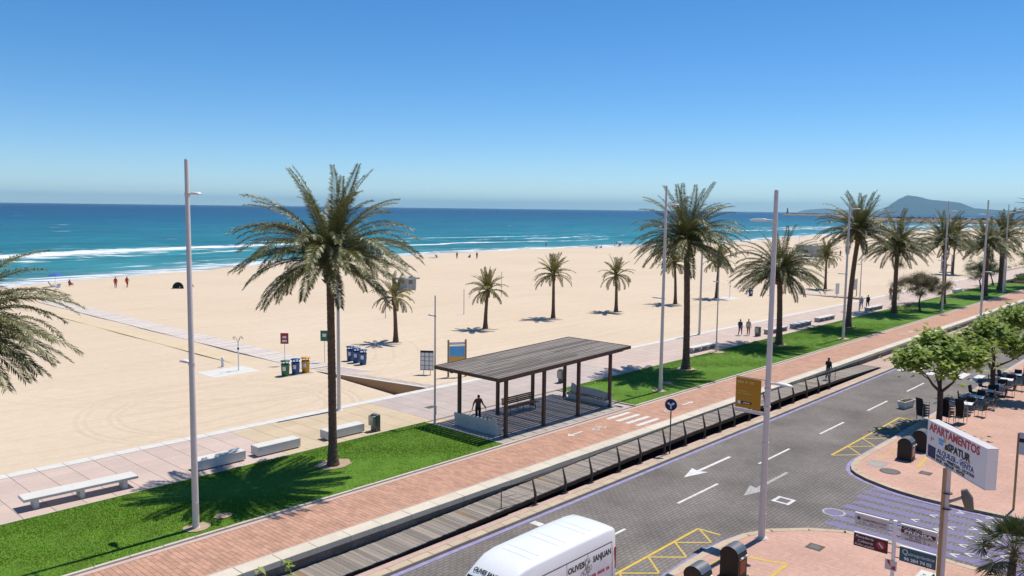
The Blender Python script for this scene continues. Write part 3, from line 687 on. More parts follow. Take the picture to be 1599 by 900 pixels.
q = MB(); q.lathe([(2.6,13),(2.6,13.5),(1.4,13.6),(1.4,16),(.3,17.3)],12); q.build('lantern', M['rust'], lh)
# ------------------------------------------------------------------ haze
q = MB(); q.box((-30000,-4000,-3),(52000,52000,560)); hz = q.build('haze', [])
hm = bpy.data.materials.new('haze'); hm.use_nodes = True; n_ = hm.node_tree; n_.nodes.remove(n_.nodes['Principled BSDF'])
pv = n_.nodes.new('ShaderNodeVolumePrincipled'); pv.inputs['Color'].default_value = (.42,.79,1,1); pv.inputs['Density'].default_value = 3.1e-5; pv.inputs['Anisotropy'].default_value = .1
n_.links.new(pv.outputs[0], n_.nodes['Material Output'].inputs['Volume']); hz.data.materials.append(hm); tag(hz, 'pale blue sea haze in the air', 'haze', kind='stuff')
# ================================================================== PALMS
def frond_mesh(seed, elev, L_, droop, nleaf, llen, wid, mats, side=0.0, dens_start=.12):
    r = random.Random(seed); q = MB(); n = 14
    pts = []; p = Vector((0,0,0)); pts.append(p.copy())
    for i in range(n):
        t = (i+.5)/n; a = elev-droop*t**1.35*max(.25, math.cos(elev*.6)); a = max(a, R(-82))
        yaw = side*t
        p = p+Vector((math.cos(a)*math.cos(yaw), math.cos(a)*math.sin(yaw), math.sin(a)))*(L_/n); pts.append(p.copy())
    rad = [max(.008, .035*(1-i/(n+1))) for i in range(n+1)]
    q.tube(pts, rad, 4, 1, caps=False)
    for k in range(nleaf):
        t = dens_start+(1-dens_start)*(k+.5)/nleaf; fi = t*n; i = min(int(fi), n-1); f = fi-i
        b = pts[i]+(pts[i+1]-pts[i])*f; tg = (pts[i+1]-pts[i]).normalized()
        sd = tg.cross(Vector((0,0,1)))
        sd = sd.normalized() if sd.length > .05 else Vector((0,1,0))
        nu = sd.cross(tg).normalized()
        l = llen*(.35+.65*math.sin(math.pi*min(1, .18+.8*t)))*r.uniform(.85,1.12)
        for sg in (-1, 1):
            dr = (tg*r.uniform(.55,.8)+sd*sg*r.uniform(.65,.85)+nu*r.uniform(.05,.42)).normalized()
            tip = b+dr*l+Vector((0,0,-l*r.uniform(.15,.5))); mid = b+dr*l*.5+Vector((0,0,-l*.03))
            wv = dr.cross(nu).normalized()*wid*.5+nu*r.uniform(-.4,.4)*wid*.5
            q.add([b, mid-wv, tip, mid+wv], [(0,1,2,3)], 0)
    return q.mesh('frond', mats)
FR = {}
def fronds(kind):
    if kind in FR: return FR[kind]
    out = {}
    if kind == 'big':
        for e, dr, fl_ in ((78,46,4.6),(63,76,4.7),(46,88,4.7),(29,80,4.6),(13,62,4.4),(-3,50,4.1),(-24,34,3.4)):
            out[e] = [frond_mesh(100*s+e+500, R(e), fl_, R(dr), 100, .58, .042, [M['frond_old'] if e <= -20 else M['frond'], M['rachis']], side=(-.3,.08,.32)[s]) for s in range(3)]
    else:
        for e, dr in ((82,25),(62,60),(40,80),(18,85),(-8,70),(-40,40)):
            out[e] = [frond_mesh(100*s+e+900, R(e), 2.3, R(dr), 40, .38, .055, [M['frond_old'] if e < -20 else M['frond_young'], M['rachis']], side=(-.1,.12)[s]) for s in range(2)]
    FR[kind] = out; return out
def trunk_mesh(h, r0, r1, seed, flare=1.35, bulb=True):
    r = random.Random(seed); q = MB(); n = 16; rings = int(h/.11); v = []
    lean = (r.uniform(-.24,.24), r.uniform(-.24,.24))
    for i in range(rings+1):
        t = i/rings; z = h*t
        rad = r0+(r1-r0)*t; rad *= 1+(flare-1)*math.exp(-z/.55)
        if bulb: rad *= 1+.55*math.exp(-((t-1.0)/.055)**2)
        saw = .045 if i % 2 else -.02
        for j in range(n):
            a = 2*math.pi*j/n; k = 1+saw*(1 if (j+i//2) % 2 else .2)+r.uniform(-.03,.03)
            v.append((lean[0]*t*t*h*.2+rad*k*math.cos(a), lean[1]*t*t*h*.2+rad*k*math.sin(a), z))
    q.add(v, [(i*n+j,i*n+(j+1)%n,(i+1)*n+(j+1)%n,(i+1)*n+j) for i in range(rings) for j in range(n)])
    q.add(v[-n:], [tuple(range(n))])
    return q.mesh('trunk', M['trunk']), (lean[0]*h*.2, lean[1]*h*.2)
def boots_mesh(r1, seed):
    """cut leaf bases round the top of the trunk"""
    r = random.Random(seed); q = MB()
    for k in range(44):
        a = k*2.4; z = -1.0+k/44*1.25; rad = r1*(1.12+.25*math.sin(math.pi*k/44))
        c = Vector((rad*math.cos(a), rad*math.sin(a), z)); o = Vector((math.cos(a), math.sin(a), 0)); t = Vector((-math.sin(a), math.cos(a), 0))
        e = c+o*r.uniform(.10,.2)+Vector((0,0,r.uniform(.16,.3)))
        q.add([c-t*.08, c+t*.08, e+t*.045, e-t*.045, c-t*.07-o*.1+Vector((0,0,.13)), c+t*.07-o*.1+Vector((0,0,.13))], [(0,1,2,3),(3,2,5,4),(0,3,4),(1,5,2)])
    return q.mesh('leaf_bases', M['trunk_boot'])
def palm(loc, crown_h, label, group, kind='big', scale=1.0, n=74, seed=1, r0=.30, dense=1.0, skirt=True):
    r = random.Random(seed); n = int(n*1.08) if kind == 'big' else int(n*1.5)
    t = thing('palm_tree', loc, 0, label, 'palm tree', group)
    tm, off = trunk_mesh(crown_h, r0, r0*.85 if kind == 'big' else r0*.72, seed, 1.65 if kind == 'big' else 1.6)
    link('trunk', tm, t); link('leaf_bases', boots_mesh(r0*(.9 if kind == 'big' else .8), seed), t, (off[0], off[1], crown_h-.05), None, None if kind == 'big' else (.8,.8,.6))
    F = fronds(kind); keys = sorted(F, reverse=True); ex = r.uniform(.82,1.2)
    for i in range(n):
        u = ((i+.5)/n)**ex
        if kind == 'big': e = keys[int(np.searchsorted([.08,.23,.43,.65,.85,.965], u))]
        else: e = keys[min(len(keys)-1, int(u**.9*(len(keys)-(.0 if skirt else 1))))]
        me = r.choice(F[e]); az = i*2.39996+r.uniform(-.3,.3); s = scale*r.uniform(.88,1.1)
        link('frond', me, t, (off[0]+.10*math.cos(az), off[1]+.10*math.sin(az), crown_h+.05+.25*(1-u)+r.uniform(-.1,.1)), (r.uniform(-.25,.25), r.uniform(-.14,.14), az), (s,s,s))
    return t
ROW = 'tall date palms on the lawns'
palm((22.47,32.19,.03), 9.85, 'tall date palm on the near lawn, left of the timber shelter', ROW, seed=11, n=90, scale=.97, r0=.20)
palm((6.95,32.6,.03), 7.7, 'date palm whose crown is cut off by the left edge of the photo', ROW, seed=12, n=104, scale=.95, r0=.2)
palm((56.2,32.72,.03), 9.9, 'tall dense date palm behind the lamp post right of the shelter', ROW, seed=13, n=96, scale=1.0, r0=.26)
palm((73.07,32.7,.03), 6.7, 'shorter bushy date palm behind the banner lamp post', ROW, seed=14, n=92, scale=1.0, r0=.27)
palm((90.4,32.62,.03), 10.1, 'tallest date palm with a high crown against the left foot of the mountain', ROW, seed=15, n=84, scale=1.0, r0=.27)
palm((107.7,33.3,.03), 8.1, 'date palm with a broad low crown below the mountain peak', ROW, seed=16, n=90, scale=1.05, r0=.27)
palm((124,31.9,.03), 8.4, 'date palm rising behind the grey-brown tamarisk', ROW, seed=17, n=84, scale=1.0, r0=.27)
palm((140.9,30.4,.03), 7.6, 'date palm behind the rightmost tall lamp post', ROW, seed=18, n=84, scale=1.05, r0=.27)
palm((155,31.2,.03), 8.6, 'thick-trunked date palm beyond the short grey lamp on the far lawn', ROW, seed=19, n=84, scale=1.05, r0=.5)
palm((166,27.5,.0), 11.5, 'high date palm at the right edge of the photo', ROW, seed=20, n=80, scale=1.15, r0=.4)
BP = 'young palms standing on the sand'
sp = [((48.05,58.66,0),4.1,'young palm on the sand nearest the blue bins',21,1.0,20),((60.3,58.97,0),3.9,'second young palm on the sand, above the middle of the shelter roof',22,.98,26),
  ((71.8,59.3,0),4.9,'taller young palm on the sand with loose drooping fronds',23,1.1,24),((82.2,57.85,0),4.4,'slim young palm on the sand, fourth from the left',24,1.02,26),
  ((95.1,57.3,0),5.4,'young palm on the sand seen through the crown of a tall date palm',25,1.15,26),((106,57.1,0),5.3,'young palm on the sand behind the right fronds of the dense date palm',26,1.15,28),
  ((133,52,0),5.2,'young palm on the sand half hidden behind the tallest date palm',27,1.2,28),((188.3,47,0),8.0,'palm on the sand beside the far playground',28,1.7,34)]
for loc, h, lb, sd_, sc_, n in sp: palm((loc[0], loc[1], -.05), h, lb, BP, 'small', sc_, n, sd_, .20, skirt=False)
# fan palm at the bottom right corner
def fanleaf(seed, mats):
    r = random.Random(seed); q = MB(); q.tube([(0,0,0),(.35,0,.06),(.7,0,.05)], [.012,.009,.007], 4, 1, caps=False)
    for k in range(26):
        a = R(-105+210*k/25); l = .62*(1-.25*abs(a)/R(105))*r.uniform(.9,1.08); d = Vector((math.cos(a), math.sin(a), r.uniform(-.05,.12)))
        b = Vector((.7,0,.05)); w = Vector((-math.sin(a), math.cos(a), .35))*.018
        q.add([b, b+d*l*.55-w, b+d*l+Vector((0,0,-.08)), b+d*l*.55+w], [(0,1,2,3)])
    return q.mesh('fan_leaf', mats)
FL = [fanleaf(s, [M['fan'], M['rachis']]) for s in range(3)]; FD = [fanleaf(s+5, [M['fan_dry'], M['rachis']]) for s in range(2)]
def fan_palm(loc, h, n, label, seed, sc_=1):
    r = random.Random(seed); t = thing('fan_palm', loc, 0, label, 'palm')
    tm, off = trunk_mesh(h, .13, .12, seed, 1.2, False); link('trunk', tm, t)
    for i in range(n):
        u = i/n; el = R(78-130*u); s = sc_*r.uniform(.85,1.1)
        link('fan_leaf', r.choice(FD if u > .62 and r.random() < .75 else FL), t, (off[0], off[1], h+.1*(1-u)), (r.uniform(-.5,.5), -el, i*2.4+r.uniform(-.3,.3)), (s,s,s))
    return t
fan_palm((31.9,5.5,-.6), 1.35, 46, 'bushy fan palm with dry lower leaves in the bottom right corner', 31, 1.2)
# ================================================================== BROADLEAF TREES
def limb_tree(seed, base, forks, r0, levels=3, spread=.7, length=1.5):
    """returns (tube mesh builder, list of twig ends)"""
    r = random.Random(seed); q = MB(); ends = []
    def grow(p, d, rad, l, lv):
        pts = [p]; rr = [rad]; k = 4
        for i in range(k):
            d = (d+Vector((r.uniform(-.2,.2), r.uniform(-.2,.2), r.uniform(-.05,.14)))).normalized(); p = p+d*(l/k); pts.append(p); rr.append(rad*(1-.45*(i+1)/k))
            if lv == 0: ends.append((p.copy(), d.copy()))
        q.tube(pts, rr, 6, 0, caps=False)
        if lv > 0:
            for _ in range(r.choice((2,3,3))):
                nd = (d+Vector((r.uniform(-1,1), r.uniform(-1,1), r.uniform(-.25,.55)))*spread).normalized(); grow(p, nd, rr[-1]*.75, l*r.uniform(.62,.85), lv-1)
    for d in forks: grow(Vector(base), Vector(d).normalized(), r0, length, levels)
    return q, ends
def lobed(q, p, nrm, tdir, s, mi=0):
    t = (tdir-nrm*tdir.dot(nrm)); t = t.normalized() if t.length > .01 else nrm.orthogonal().normalized(); b = nrm.cross(t)
    o = [(0,0),(.42,-.25),(.5,.18),(.28,.42),(0,.95),(-.28,.42),(-.5,.18),(-.42,-.25)]
    c = [p+b*(x*s)+t*(y*s)-nrm*(abs(x)*.18*s) for x, y in o]
    q.add(c, [(0,1,2,3),(0,3,4,5),(0,5,6,7)], mi)
def broad_tree(loc, label, seed, trunk_h, n_leaf, leaf_s, length=1.45, r0=.17, group=None, flat=1.0, forks=None, bulk=.55):
    r = random.Random(seed); t = thing('street_tree', loc, 0, label, 'tree', group)
    q = MB(); q.tube([(0,0,-.05),(.02,0,trunk_h*.5),(0,.03,trunk_h)], [r0*1.15,r0,r0*1.05], 10, caps=False); q.build('trunk', M['bark'], t)
    q, ends = limb_tree(seed, (0,.02,trunk_h-.08), forks or [(.9,.3,.75),(-.8,.7,.7),(-.2,-.9,.8),(.15,.1,1)], r0*.62, 3, .72, length); q.build('limbs', M['bark'], t)
    q = MB()
    for _ in range(n_leaf):
        p, d = r.choice(ends); p = p+Vector((r.gauss(0,bulk), r.gauss(0,bulk), r.gauss(0,bulk*.7*flat)))
        nrm = Vector((r.gauss(0,.6), r.gauss(0,.6), 1)).normalized(); lobed(q, p, nrm, Vector((r.gauss(0,1), r.gauss(0,1), -.4)), leaf_s*r.uniform(.6,1.25))
    tag(q.build('crown', M['tree_leaf'], t), kind='stuff'); return t
broad_tree((55.0,13.95,-.6), 'leafy street tree with forked trunk beside the first terrace chairs', 61, 2.1, 4200, .31, 1.25, .17, 'street trees along the terrace', bulk=.42)
broad_tree((66.0,13.4,-.6), 'street tree whose crown hides the middle terrace tables', 62, 2.2, 4000, .31, 1.2, .16, 'street trees along the terrace', bulk=.42)
broad_tree((76.5,13.2,-.6), 'street tree at the right edge beyond the terrace tables', 63, 2.3, 4400, .32, 1.35, .17, 'street trees along the terrace', bulk=.45)
# tree standing below the camera: only its topmost twigs reach into the picture
def top_twigs(loc, label, seed, tips):
    r = random.Random(seed); t = thing('small_tree', loc, 0, label, 'tree')
    q = MB(); q.tube([(0,0,0),(.1,.05,2.6),(.05,.1,5.2)], [.10,.08,.05], 8, caps=False); q.build('trunk', M['bark'], t)
    qt = MB(); ql = MB()
    for (x, y, z, k) in tips:
        b = Vector((.05,.1,5.1)); e = Vector((x,y,z)); pts = [b, b.lerp(e,.35)+Vector((0,0,-.2)), b.lerp(e,.75)+Vector((0,0,-.15)), e]; qt.tube(pts, [.03,.02,.012,.005], 5, caps=False)
        for i in range(k):
            f = 1-i/k*.5; p = pts[2].lerp(e, max(0,(f-.5)*2)); sd = Vector((r.gauss(0,1), r.gauss(0,1), r.gauss(.1,.4))).normalized()
            lobed(ql, p+sd*.04, (Vector((r.gauss(0,.5), r.gauss(0,.5), 1))).normalized(), sd, .125*r.uniform(.7,1.3))
    qt.build('limbs', M['bark'], t); tag(ql.build('crown', M['tree_leaf'], t), kind='stuff'); return t
def feather_tree(loc, label, seed, h, rx, n, group=None, name='tamarisk', leaf='tam_leaf', trunk_lean=(.5,.2)):
    r = random.Random(seed); t = thing(name, loc, 0, label, 'tree', group)
    q, ends = limb_tree(seed, (0,0,0), [(trunk_lean[0],trunk_lean[1],1)], .16, 3, .8, h*.32); q.build('trunk', M['bark'], t)
    q = MB(); cl = [Vector((trunk_lean[0]*h*.35+r.gauss(0,rx*.42), trunk_lean[1]*h*.3+r.gauss(0,rx*.42), h*.60+r.gauss(0,h*.17))) for _ in range(34)]+[e[0] for e in ends[::3]]
    for _ in range(n):
        c = r.choice(cl); d = Vector((r.gauss(0,1), r.gauss(0,1), r.gauss(.1,.8))).normalized(); p = c+d*abs(r.gauss(0,.42)); l = r.uniform(.12,.34); w = d.orthogonal().normalized()*.02
        e = p+d*l+Vector((0,0,-.05)); q.add([p-w, p+w, e], [(0,1,2)])
    tag(q.build('crown', M[leaf], t), kind='stuff'); return t
feather_tree((111.8,31.4,.03), 'grey-brown feathery tamarisk on the long lawn', 71, 5.4, 4.4, 34000)
feather_tree((152,33.5,.03), 'low green tamarisk behind the rightmost tall lamp post', 72, 5.0, 2.6, 9000, leaf='bush_leaf')
feather_tree((163,34.0,.03), 'broad green tamarisk next to the thick-trunked palm', 73, 5.4, 3.2, 10000, leaf='bush_leaf', trunk_lean=(-.4,.2))
feather_tree((181,32,.0), 'dark green tamarisk at the right edge behind the far lawn', 74, 6.2, 3.6, 9000, leaf='bush_leaf', trunk_lean=(.2,.1))
# hedge at the far lawn end
hd = thing('hedge', (176,30.5,0), 0, 'low green hedge over a red-brown bed at the far lawn end', 'hedge')
q = MB(); q.box((-3,-2.4,-.1),(3,2.4,.35)); q.build('bed', M['brick'], hd)
q = MB(); r = random.Random(5)
for _ in range(3500):
    p = Vector((r.uniform(-3,3), r.uniform(-2.4,2.4), r.uniform(.3,1.5))); d = Vector((r.gauss(0,1), r.gauss(0,1), r.gauss(.3,1))).normalized(); w = d.orthogonal().normalized()*.06; q.add([p-w,p+w,p+d*.3],[(0,1,2)])
tag(q.build('foliage', M['bush_leaf'], hd), kind='stuff')
# ================================================================== LAMP POSTS
def lamp_head(q, x0, x1, z, w=.30):
    """flat tapering luminaire from y = x0 (pole) to y = x1 (tip)"""
    s = 1 if x1 > x0 else -1; L_ = abs(x1-x0)
    ring = []
    for f, ww, hh in ((0,.12,.06),(.25,.8,.085),(.7,1,.075),(.93,.7,.045),(1,.2,.015)):
        y = x0+s*L_*f; ring.append([(-w/2*ww,y,z),(-w/2*ww*.7,y,z+hh),(w/2*ww*.7,y,z+hh),(w/2*ww,y,z),(0,y,z-.03)])
    v = [p for rr in ring for p in rr]; n = 5
    q.add(v, [(i*n+j,i*n+(j+1)%n,(i+1)*n+(j+1)%n,(i+1)*n+j) for i in range(4) for j in range(n)]+[tuple(range(n-1,-1,-1)), tuple(range(20,25))], 0, True)
def tall_lamp(loc, label, group, h=14.15, arms=((12.85,-1.0),(6.45,.85)), r0=.125, name='street_lamp'):
    t = thing(name, loc, 0, label, 'street lamp', group)
    q = MB(); q.lathe([(r0*1.04,-.05),(r0,1.0),(r0*.62,h-.05),(r0*.45,h)], 14); q.build('pole', M['pole'], t)
    q = MB(); q.lathe([(r0*1.9,-.02),(r0*1.9,.03),(r0*1.25,.035),(r0*1.2,.06)], 14); q.build('base_plate', M['pole'], t)
    q = MB(); q.box((-.06,-r0*1.07,.55),(.06,-r0*.6,1.05)); q.build('service_door', M['pole'], t)
    for z, y in arms:
        s = 1 if y > 0 else -1
        q = MB(); q.tube([(0,-s*.02,z),(0,s*.35,z+.02)], [.045,.04], 8); rr = r0*(1-.38*z/h)+.02; q.lathe([(rr,z-.05),(rr,z+.06)], 12); a = q.build('lamp_arm', M['pole'], t)
        q = MB(); lamp_head(q, s*.28, y, z+.005); q.build('lamp_head', M['lamp'], a)
    return t
LG = 'tall grey lamp posts'
tall_lamp((14.25,29.5,.03), 'tall grey lamp post on the near lawn at the left', LG)
tall_lamp((47.95,29.85,.03), 'tall grey lamp post on the lawn just right of the shelter', LG)
tall_lamp((81.25,29.75,.03), 'tall lamp post in front of the tallest date palm', LG)
tall_lamp((115.5,29.8,.03), 'tall lamp post crossing the right slope of the mountain by the tamarisk', LG)
tall_lamp((150,29.9,.03), 'tall thin lamp post far off, near the right edge of the mountain', LG)
lp = tall_lamp((30.25,13.9,-.6), 'tall lamp post with ochre banner on the street corner', LG, 13.95, ((12.75,1.05),(6.35,-1.0)), .135)
tall_lamp((107.8,23.6,-.6), 'tall lamp post on the road side behind the street tree crown', LG, 14.8, ((13.1,1.0),(6.4,-.9)), .14)
for z in (3.9,5.35,6.1): q = MB(); q.lathe([(.135,z),(.142,z+.01),(.142,z+.07),(.135,z+.08)], 14); q.build('collar', M['pole'], lp)
SL = 'short slim lamp posts by the paved walk'
tall_lamp((31.2,34.55,0), 'slim short lamp post at the left end of the shelter', SL, 7.5, ((6.3,.55),), .065)
tall_lamp((65,34.85,.0), 'slim short lamp post at the end of the holed bench', SL, 7.5, ((6.3,.55),), .065)
tall_lamp((101.2,35.3,.0), 'slim short lamp post right of the tallest date palm trunk', SL, 7.5, ((6.3,.55),), .07)
tall_lamp((151.6,30.0,.03), 'short grey lamp post with bent top on the far lawn', SL, 6.5, ((6.3,.6),), .11)
SP = 'plain masts on the sand edge'
for loc, lb in (((29.1,41.0,0),'plain grey mast on the sand edge right behind the near palm trunk'),((73.2,41.2,0),'plain grey mast on the sand edge behind the dense date palm')):
    t = thing('mast', loc, 0, lb, 'mast', SP); q = MB(); q.lathe([(.13,-.05),(.12,1),(.085,9.5),(.06,9.6)], 12); q.build('pole', M['pole'], t); q = MB(); q.lathe([(.24,-.02),(.24,.03),(.15,.05)], 12); q.build('base_plate', M['pole'], t)
for x, y, h, lb in ((57.5,72,3.1,'thin stake on the sand left of the second young palm'),(66.5,68.6,3.0,'thin stake on the sand right of the second young palm'),(84,79,3.6,'thin stake on the sand behind the taller young palm')):
    t = thing('net_post', (x,y,-.05), 0, lb, 'post', 'thin stakes on the sand'); q = MB(); q.tube([(0,0,0),(0,0,h)], .045, 8); q.build('pole', M['signgrey'], t); q = MB(); q.lathe([(.06,h-.05),(.06,h+.03)], 8); q.build('cap', M['pole'], t)
# ================================================================== TEXT
def text(s, size, m_, parent, origin, right, upv, width=None, name='lettering', off=.006, align='LEFT', shear=0, bold=0):
    rnd.random(); cu = bpy.data.curves.new('t', 'FONT'); cu.body = s; cu.size = size; cu.extrude = .0015; cu.align_x = align; cu.shear = shear; cu.offset = bold
    cu.resolution_u = 3
    o = bpy.data.objects.new('t', cu); COL.objects.link(o); dg = bpy.context.evaluated_depsgraph_get(); dg.update()
    me = bpy.data.meshes.new_from_object(o.evaluated_get(dg)); bpy.data.objects.remove(o); me.materials.clear(); me.materials.append(m_)
    co = np.zeros(len(me.vertices)*3, np.float32); me.vertices.foreach_get('co', co); co = co.reshape(-1,3)
    if width and len(co): co[:,0] *= width/max(1e-6, co[:,0].max()-co[:,0].min())
    rv = Vector(right).normalized(); uv = Vector(upv).normalized(); n = rv.cross(uv)
    Q = co[:,:1]*np.array(rv)+co[:,1:2]*np.array(uv)+(co[:,2:]+off)*np.array(n)+np.array(origin)
    me.vertices.foreach_set('co', Q.reshape(-1).astype(np.float32)); me.update(); me.name = name
    return link(name, me, parent)
def panel(q, o, right, upv, x0, x1, y0, y1, d0, d1, mi=0):
    """box on a plane frame: x along right, y along up, d along the normal"""
    rv = Vector(right).normalized(); uv = Vector(upv).normalized(); n = rv.cross(uv); o = Vector(o)
    v = [o+rv*x+uv*y+n*d for d in (d0, d1) for x, y in ((x0,y0),(x1,y0),(x1,y1),(x0,y1))]
    q.add(v, [(0,3,2,1),(4,5,6,7),(0,1,5,4),(1,2,6,5),(2,3,7,6),(3,0,4,7)], mi); return q
def disc(q, o, right, upv, cx, cy, r, d, mi=0, n=20, ry=None):
    rv = Vector(right).normalized(); uv = Vector(upv).normalized(); nn = rv.cross(uv); o = Vector(o); ry = ry or r
    q.add([o+rv*(cx+r*math.cos(2*math.pi*j/n))+uv*(cy+ry*math.sin(2*math.pi*j/n))+nn*d for j in range(n)], [tuple(range(n))], mi)
# ------------------------------------------------------------------ banner on the corner lamp post
bt = thing('banner', (30.25,14.07,-.6), 0, 'ochre advertising banner hung on the corner lamp post', 'banner')
Rr, U = (0,-1,0), (0,0,1); O = (-.03, 1.18, 5.2)
q = MB(); panel(q, O, Rr, U, 0, 1.08, 0, 1.22, -.012, .012); q.build('cloth', M['banner'], bt)
q = MB(); q.tube([(0,-.05,6.45),(-.03,1.2,6.45)], .018, 6); q.build('upper_bracket', M['steel'], bt)
q = MB(); panel(q, (-.03,1.2,5.02), Rr, U, 0, 1.25, 0, .14, -.02, .02); q.build('lower_rail', M['pole'], bt)
def marks(parent, o, right, upv, width, h, n, m_, off=.016, seed=1):
    """a line of print too small to read: one small mark for each letter"""
    r = random.Random(seed); x = 0; st = width/n
    for k in range(n):
        if r.random() < .12 and 0 < k < n-1: continue
        q = MB(); panel(q, o, right, upv, k*st, k*st+st*r.uniform(.6,.8), 0, h*r.uniform(.85,1), off-.003, off); q.build('letter_mark', m_, parent)
marks(bt, (-.03,1.1,6.2), Rr, U, .70, .10, 8, M['banner_txt']); marks(bt, (-.03,1.1,6.03), Rr, U, .70, .12, 7, M['banner_txt2'], seed=2)
for k, w in enumerate((.42,.6)): q = MB(); panel(q, (-.03,1.1,5.86-.09*k), Rr, U, 0, w, 0, .02, .013, .017); q.build('small_print', M['banner_txt'], bt)
q = MB(); panel(q, (-.03,1.0,5.36), Rr, U, 0, .52, 0, .1, .013, .018, 0); disc(q, (-.03,1.04,5.41), Rr, U, .03, 0, .075, .02, 1); panel(q, (-.03,1.0,5.39), Rr, U, .16, .46, 0, .035, .018, .021, 1); q.build('logo', [M['txt_black'], M['sticker']], bt)
# ------------------------------------------------------------------ round blue arrow sign
sg = thing('road_sign', (37.56,22.68,-.6), 0, 'round dark blue sign with white two-way arrow on a thin post', 'sign')
q = MB(); q.tube([(0,0,0),(0,0,3.0)], .035, 8); q.build('post', M['rust'], sg)
n0 = Vector((-.93,-.36,0)); rv = Vector((n0.y*-1, n0.x, 0)); rv = Vector((0,0,1)).cross(n0).normalized()
q = MB(); o = Vector((0,0,2.70))+n0*.04; nseg = 24
for dd, mi in ((0,1),(.012,0)):
    disc(q, o, rv, (0,0,1), 0, 0, .34 if mi else .315, dd, mi, nseg)
q.add([o+rv*.34*math.cos(2*math.pi*j/nseg)+Vector((0,0,.34*math.sin(2*math.pi*j/nseg)))-n0*b for b in (0,.02) for j in range(nseg)], [(j,(j+1)%nseg,nseg+(j+1)%nseg,nseg+j) for j in range(nseg)]+[tuple(range(2*nseg-1,nseg-1,-1))], 1)
q.build('plate', [M['navy'], M['signwhite']], sg)
q = MB()
def bar2(a, b, w):
    a = Vector(a); b = Vector(b); t = (b-a).normalized(); nn = Vector((-t.y,t.x))*w/2; q.add([o+n0*.018+rv*p.x+Vector((0,0,p.y)) for p in (a-nn,b-nn,b+nn,a+nn)], [(0,1,2,3)])
bar2((0,-.22),(0,.04),.075); bar2((0,.0),(-.11,.05),.07); bar2((0,.0),(.12,.07),.07)
for sx in (-1,1): q.add([o+n0*.019+rv*x+Vector((0,0,y)) for x, y in ((sx*.08,-.04),(sx*.22,.08),(sx*.09,.15))], [(0,1,2)])
q.build('arrow_symbol', M['txt_white'], sg)
# ------------------------------------------------------------------ apartment sign on a post
ap = thing('billboard', (27.65,6.65,-.6), 0, 'large white box sign reading APARTAMENTOS on a tall post', 'sign')
bl = Vector((28.5,7.55,5.19))-Vector((27.65,6.65,0)); br = Vector((26.1,5.3,5.19))-Vector((27.65,6.65,0)); rv = (br-bl).normalized(); WL = (br-bl).length; n0 = rv.cross(Vector((0,0,1)))
q = MB(); panel(q, bl, rv, U, 0, WL, 0, 1.2, -.32, 0); q.build('box', M['signwhite'], ap)
q = MB()
for a in ((0,WL,-.012,.0),(0,WL,1.2,1.215)): panel(q, bl, rv, U, a[0], a[1], a[2], a[3], -.33, .012)
q.build('trim', M['signgrey'], ap)
q = MB(); q.tube([(0,0,1.3),(0,0,5.2)], .085, 12); q.build('post', M['signgrey'], ap)
q = MB(); q.tube([(-.08,.09,1.35),(-.08,.09,5.15)], .05, 8); q.build('timber_stay', M['wood_pole'], ap)
q = MB(); q.tube([(0,0,-.02),(0,0,1.36)], .12, 12); q.build('post_foot', M['rust'], ap)
q = MB(); [q.tube([(0,0,1.2),(x,y,0)], .035, 6) for x, y in ((-.55,.7),(.7,-.55))]; q.build('stays', M['rust'], ap)
q = MB(); [q.lathe([(.16,z),(.16,z+.03)], 12) for z in (3.85,4.35)]; q.build('clamps', M['rust'], ap)
q = MB(); q.tube([(0,0,4.05),(.1,-.5,4.35)], .05, 8); q.build('lamp_arm', M['steel'], ap)
q = MB(); q.tube([(.1,-.45,4.55),(.12,-.55,4.3),(.16,-.62,3.95)], [.10,.17,.13], 10); q.build('floodlight', M['bin_grey'], ap)
T = lambda x, y: bl+rv*x+Vector((0,0,y))
text('APARTAMENTOS', .36, M['txt_red'], ap, T(.13,.90), rv, U, 2.82, bold=.012)
text('eSPATUR', .33, M['txt_black'], ap, T(1.10,.545), rv, U, 1.38, bold=.010, off=.012)
q = MB(); panel(q, bl, rv, U, .70, 1.0, .70, .80, .002, .006); panel(q, bl, rv, U, .72, .98, .60, .68, .002, .006); q.build('wave_emblem', M['skyblue'], ap)
q = MB(); disc(q, bl, rv, U, 1.05, .80, .08, .003); disc(q, bl, rv, U, 1.06, .54, .05, .004); q.build('sun_emblem', M['gold'], ap)
marks(ap, T(1.98,.47), rv, U, .5, .04, 8, M['txt_grey'], .006, 3)
text('ALQUILER - VENTA', .23, M['txt_blue'], ap, T(.66,.29), rv, U, 2.05, bold=.006)
text('RENTALS - VERMIETUNG - LOCATION', .13, M['txt_black'], ap, T(.62,.155), rv, U, 2.1, bold=.004)
text('SALES - VERKAUF - VENTES', .13, M['txt_black'], ap, T(.62,.035), rv, U, 1.62, bold=.004)
q = MB(); panel(q, bl, rv, U, .10, .56, .04, .42, .002, .006); q.build('flag_panel', M['navy'], ap)
q = MB(); [disc(q, bl, rv, U, .33+.13*math.cos(R(30*k)), .23+.13*math.sin(R(30*k)), .02, .009, 0, 8) for k in range(12)]; q.build('flag_stars', M['txt_blue'], ap)
q = MB(); [panel(q, bl, rv, U, .24+.05*k, .27+.05*k, .56+.05*k, .72-.03*k, .002, .005) for k in range(4)]; q.build('faded_emblem', M['txt_red'], ap)
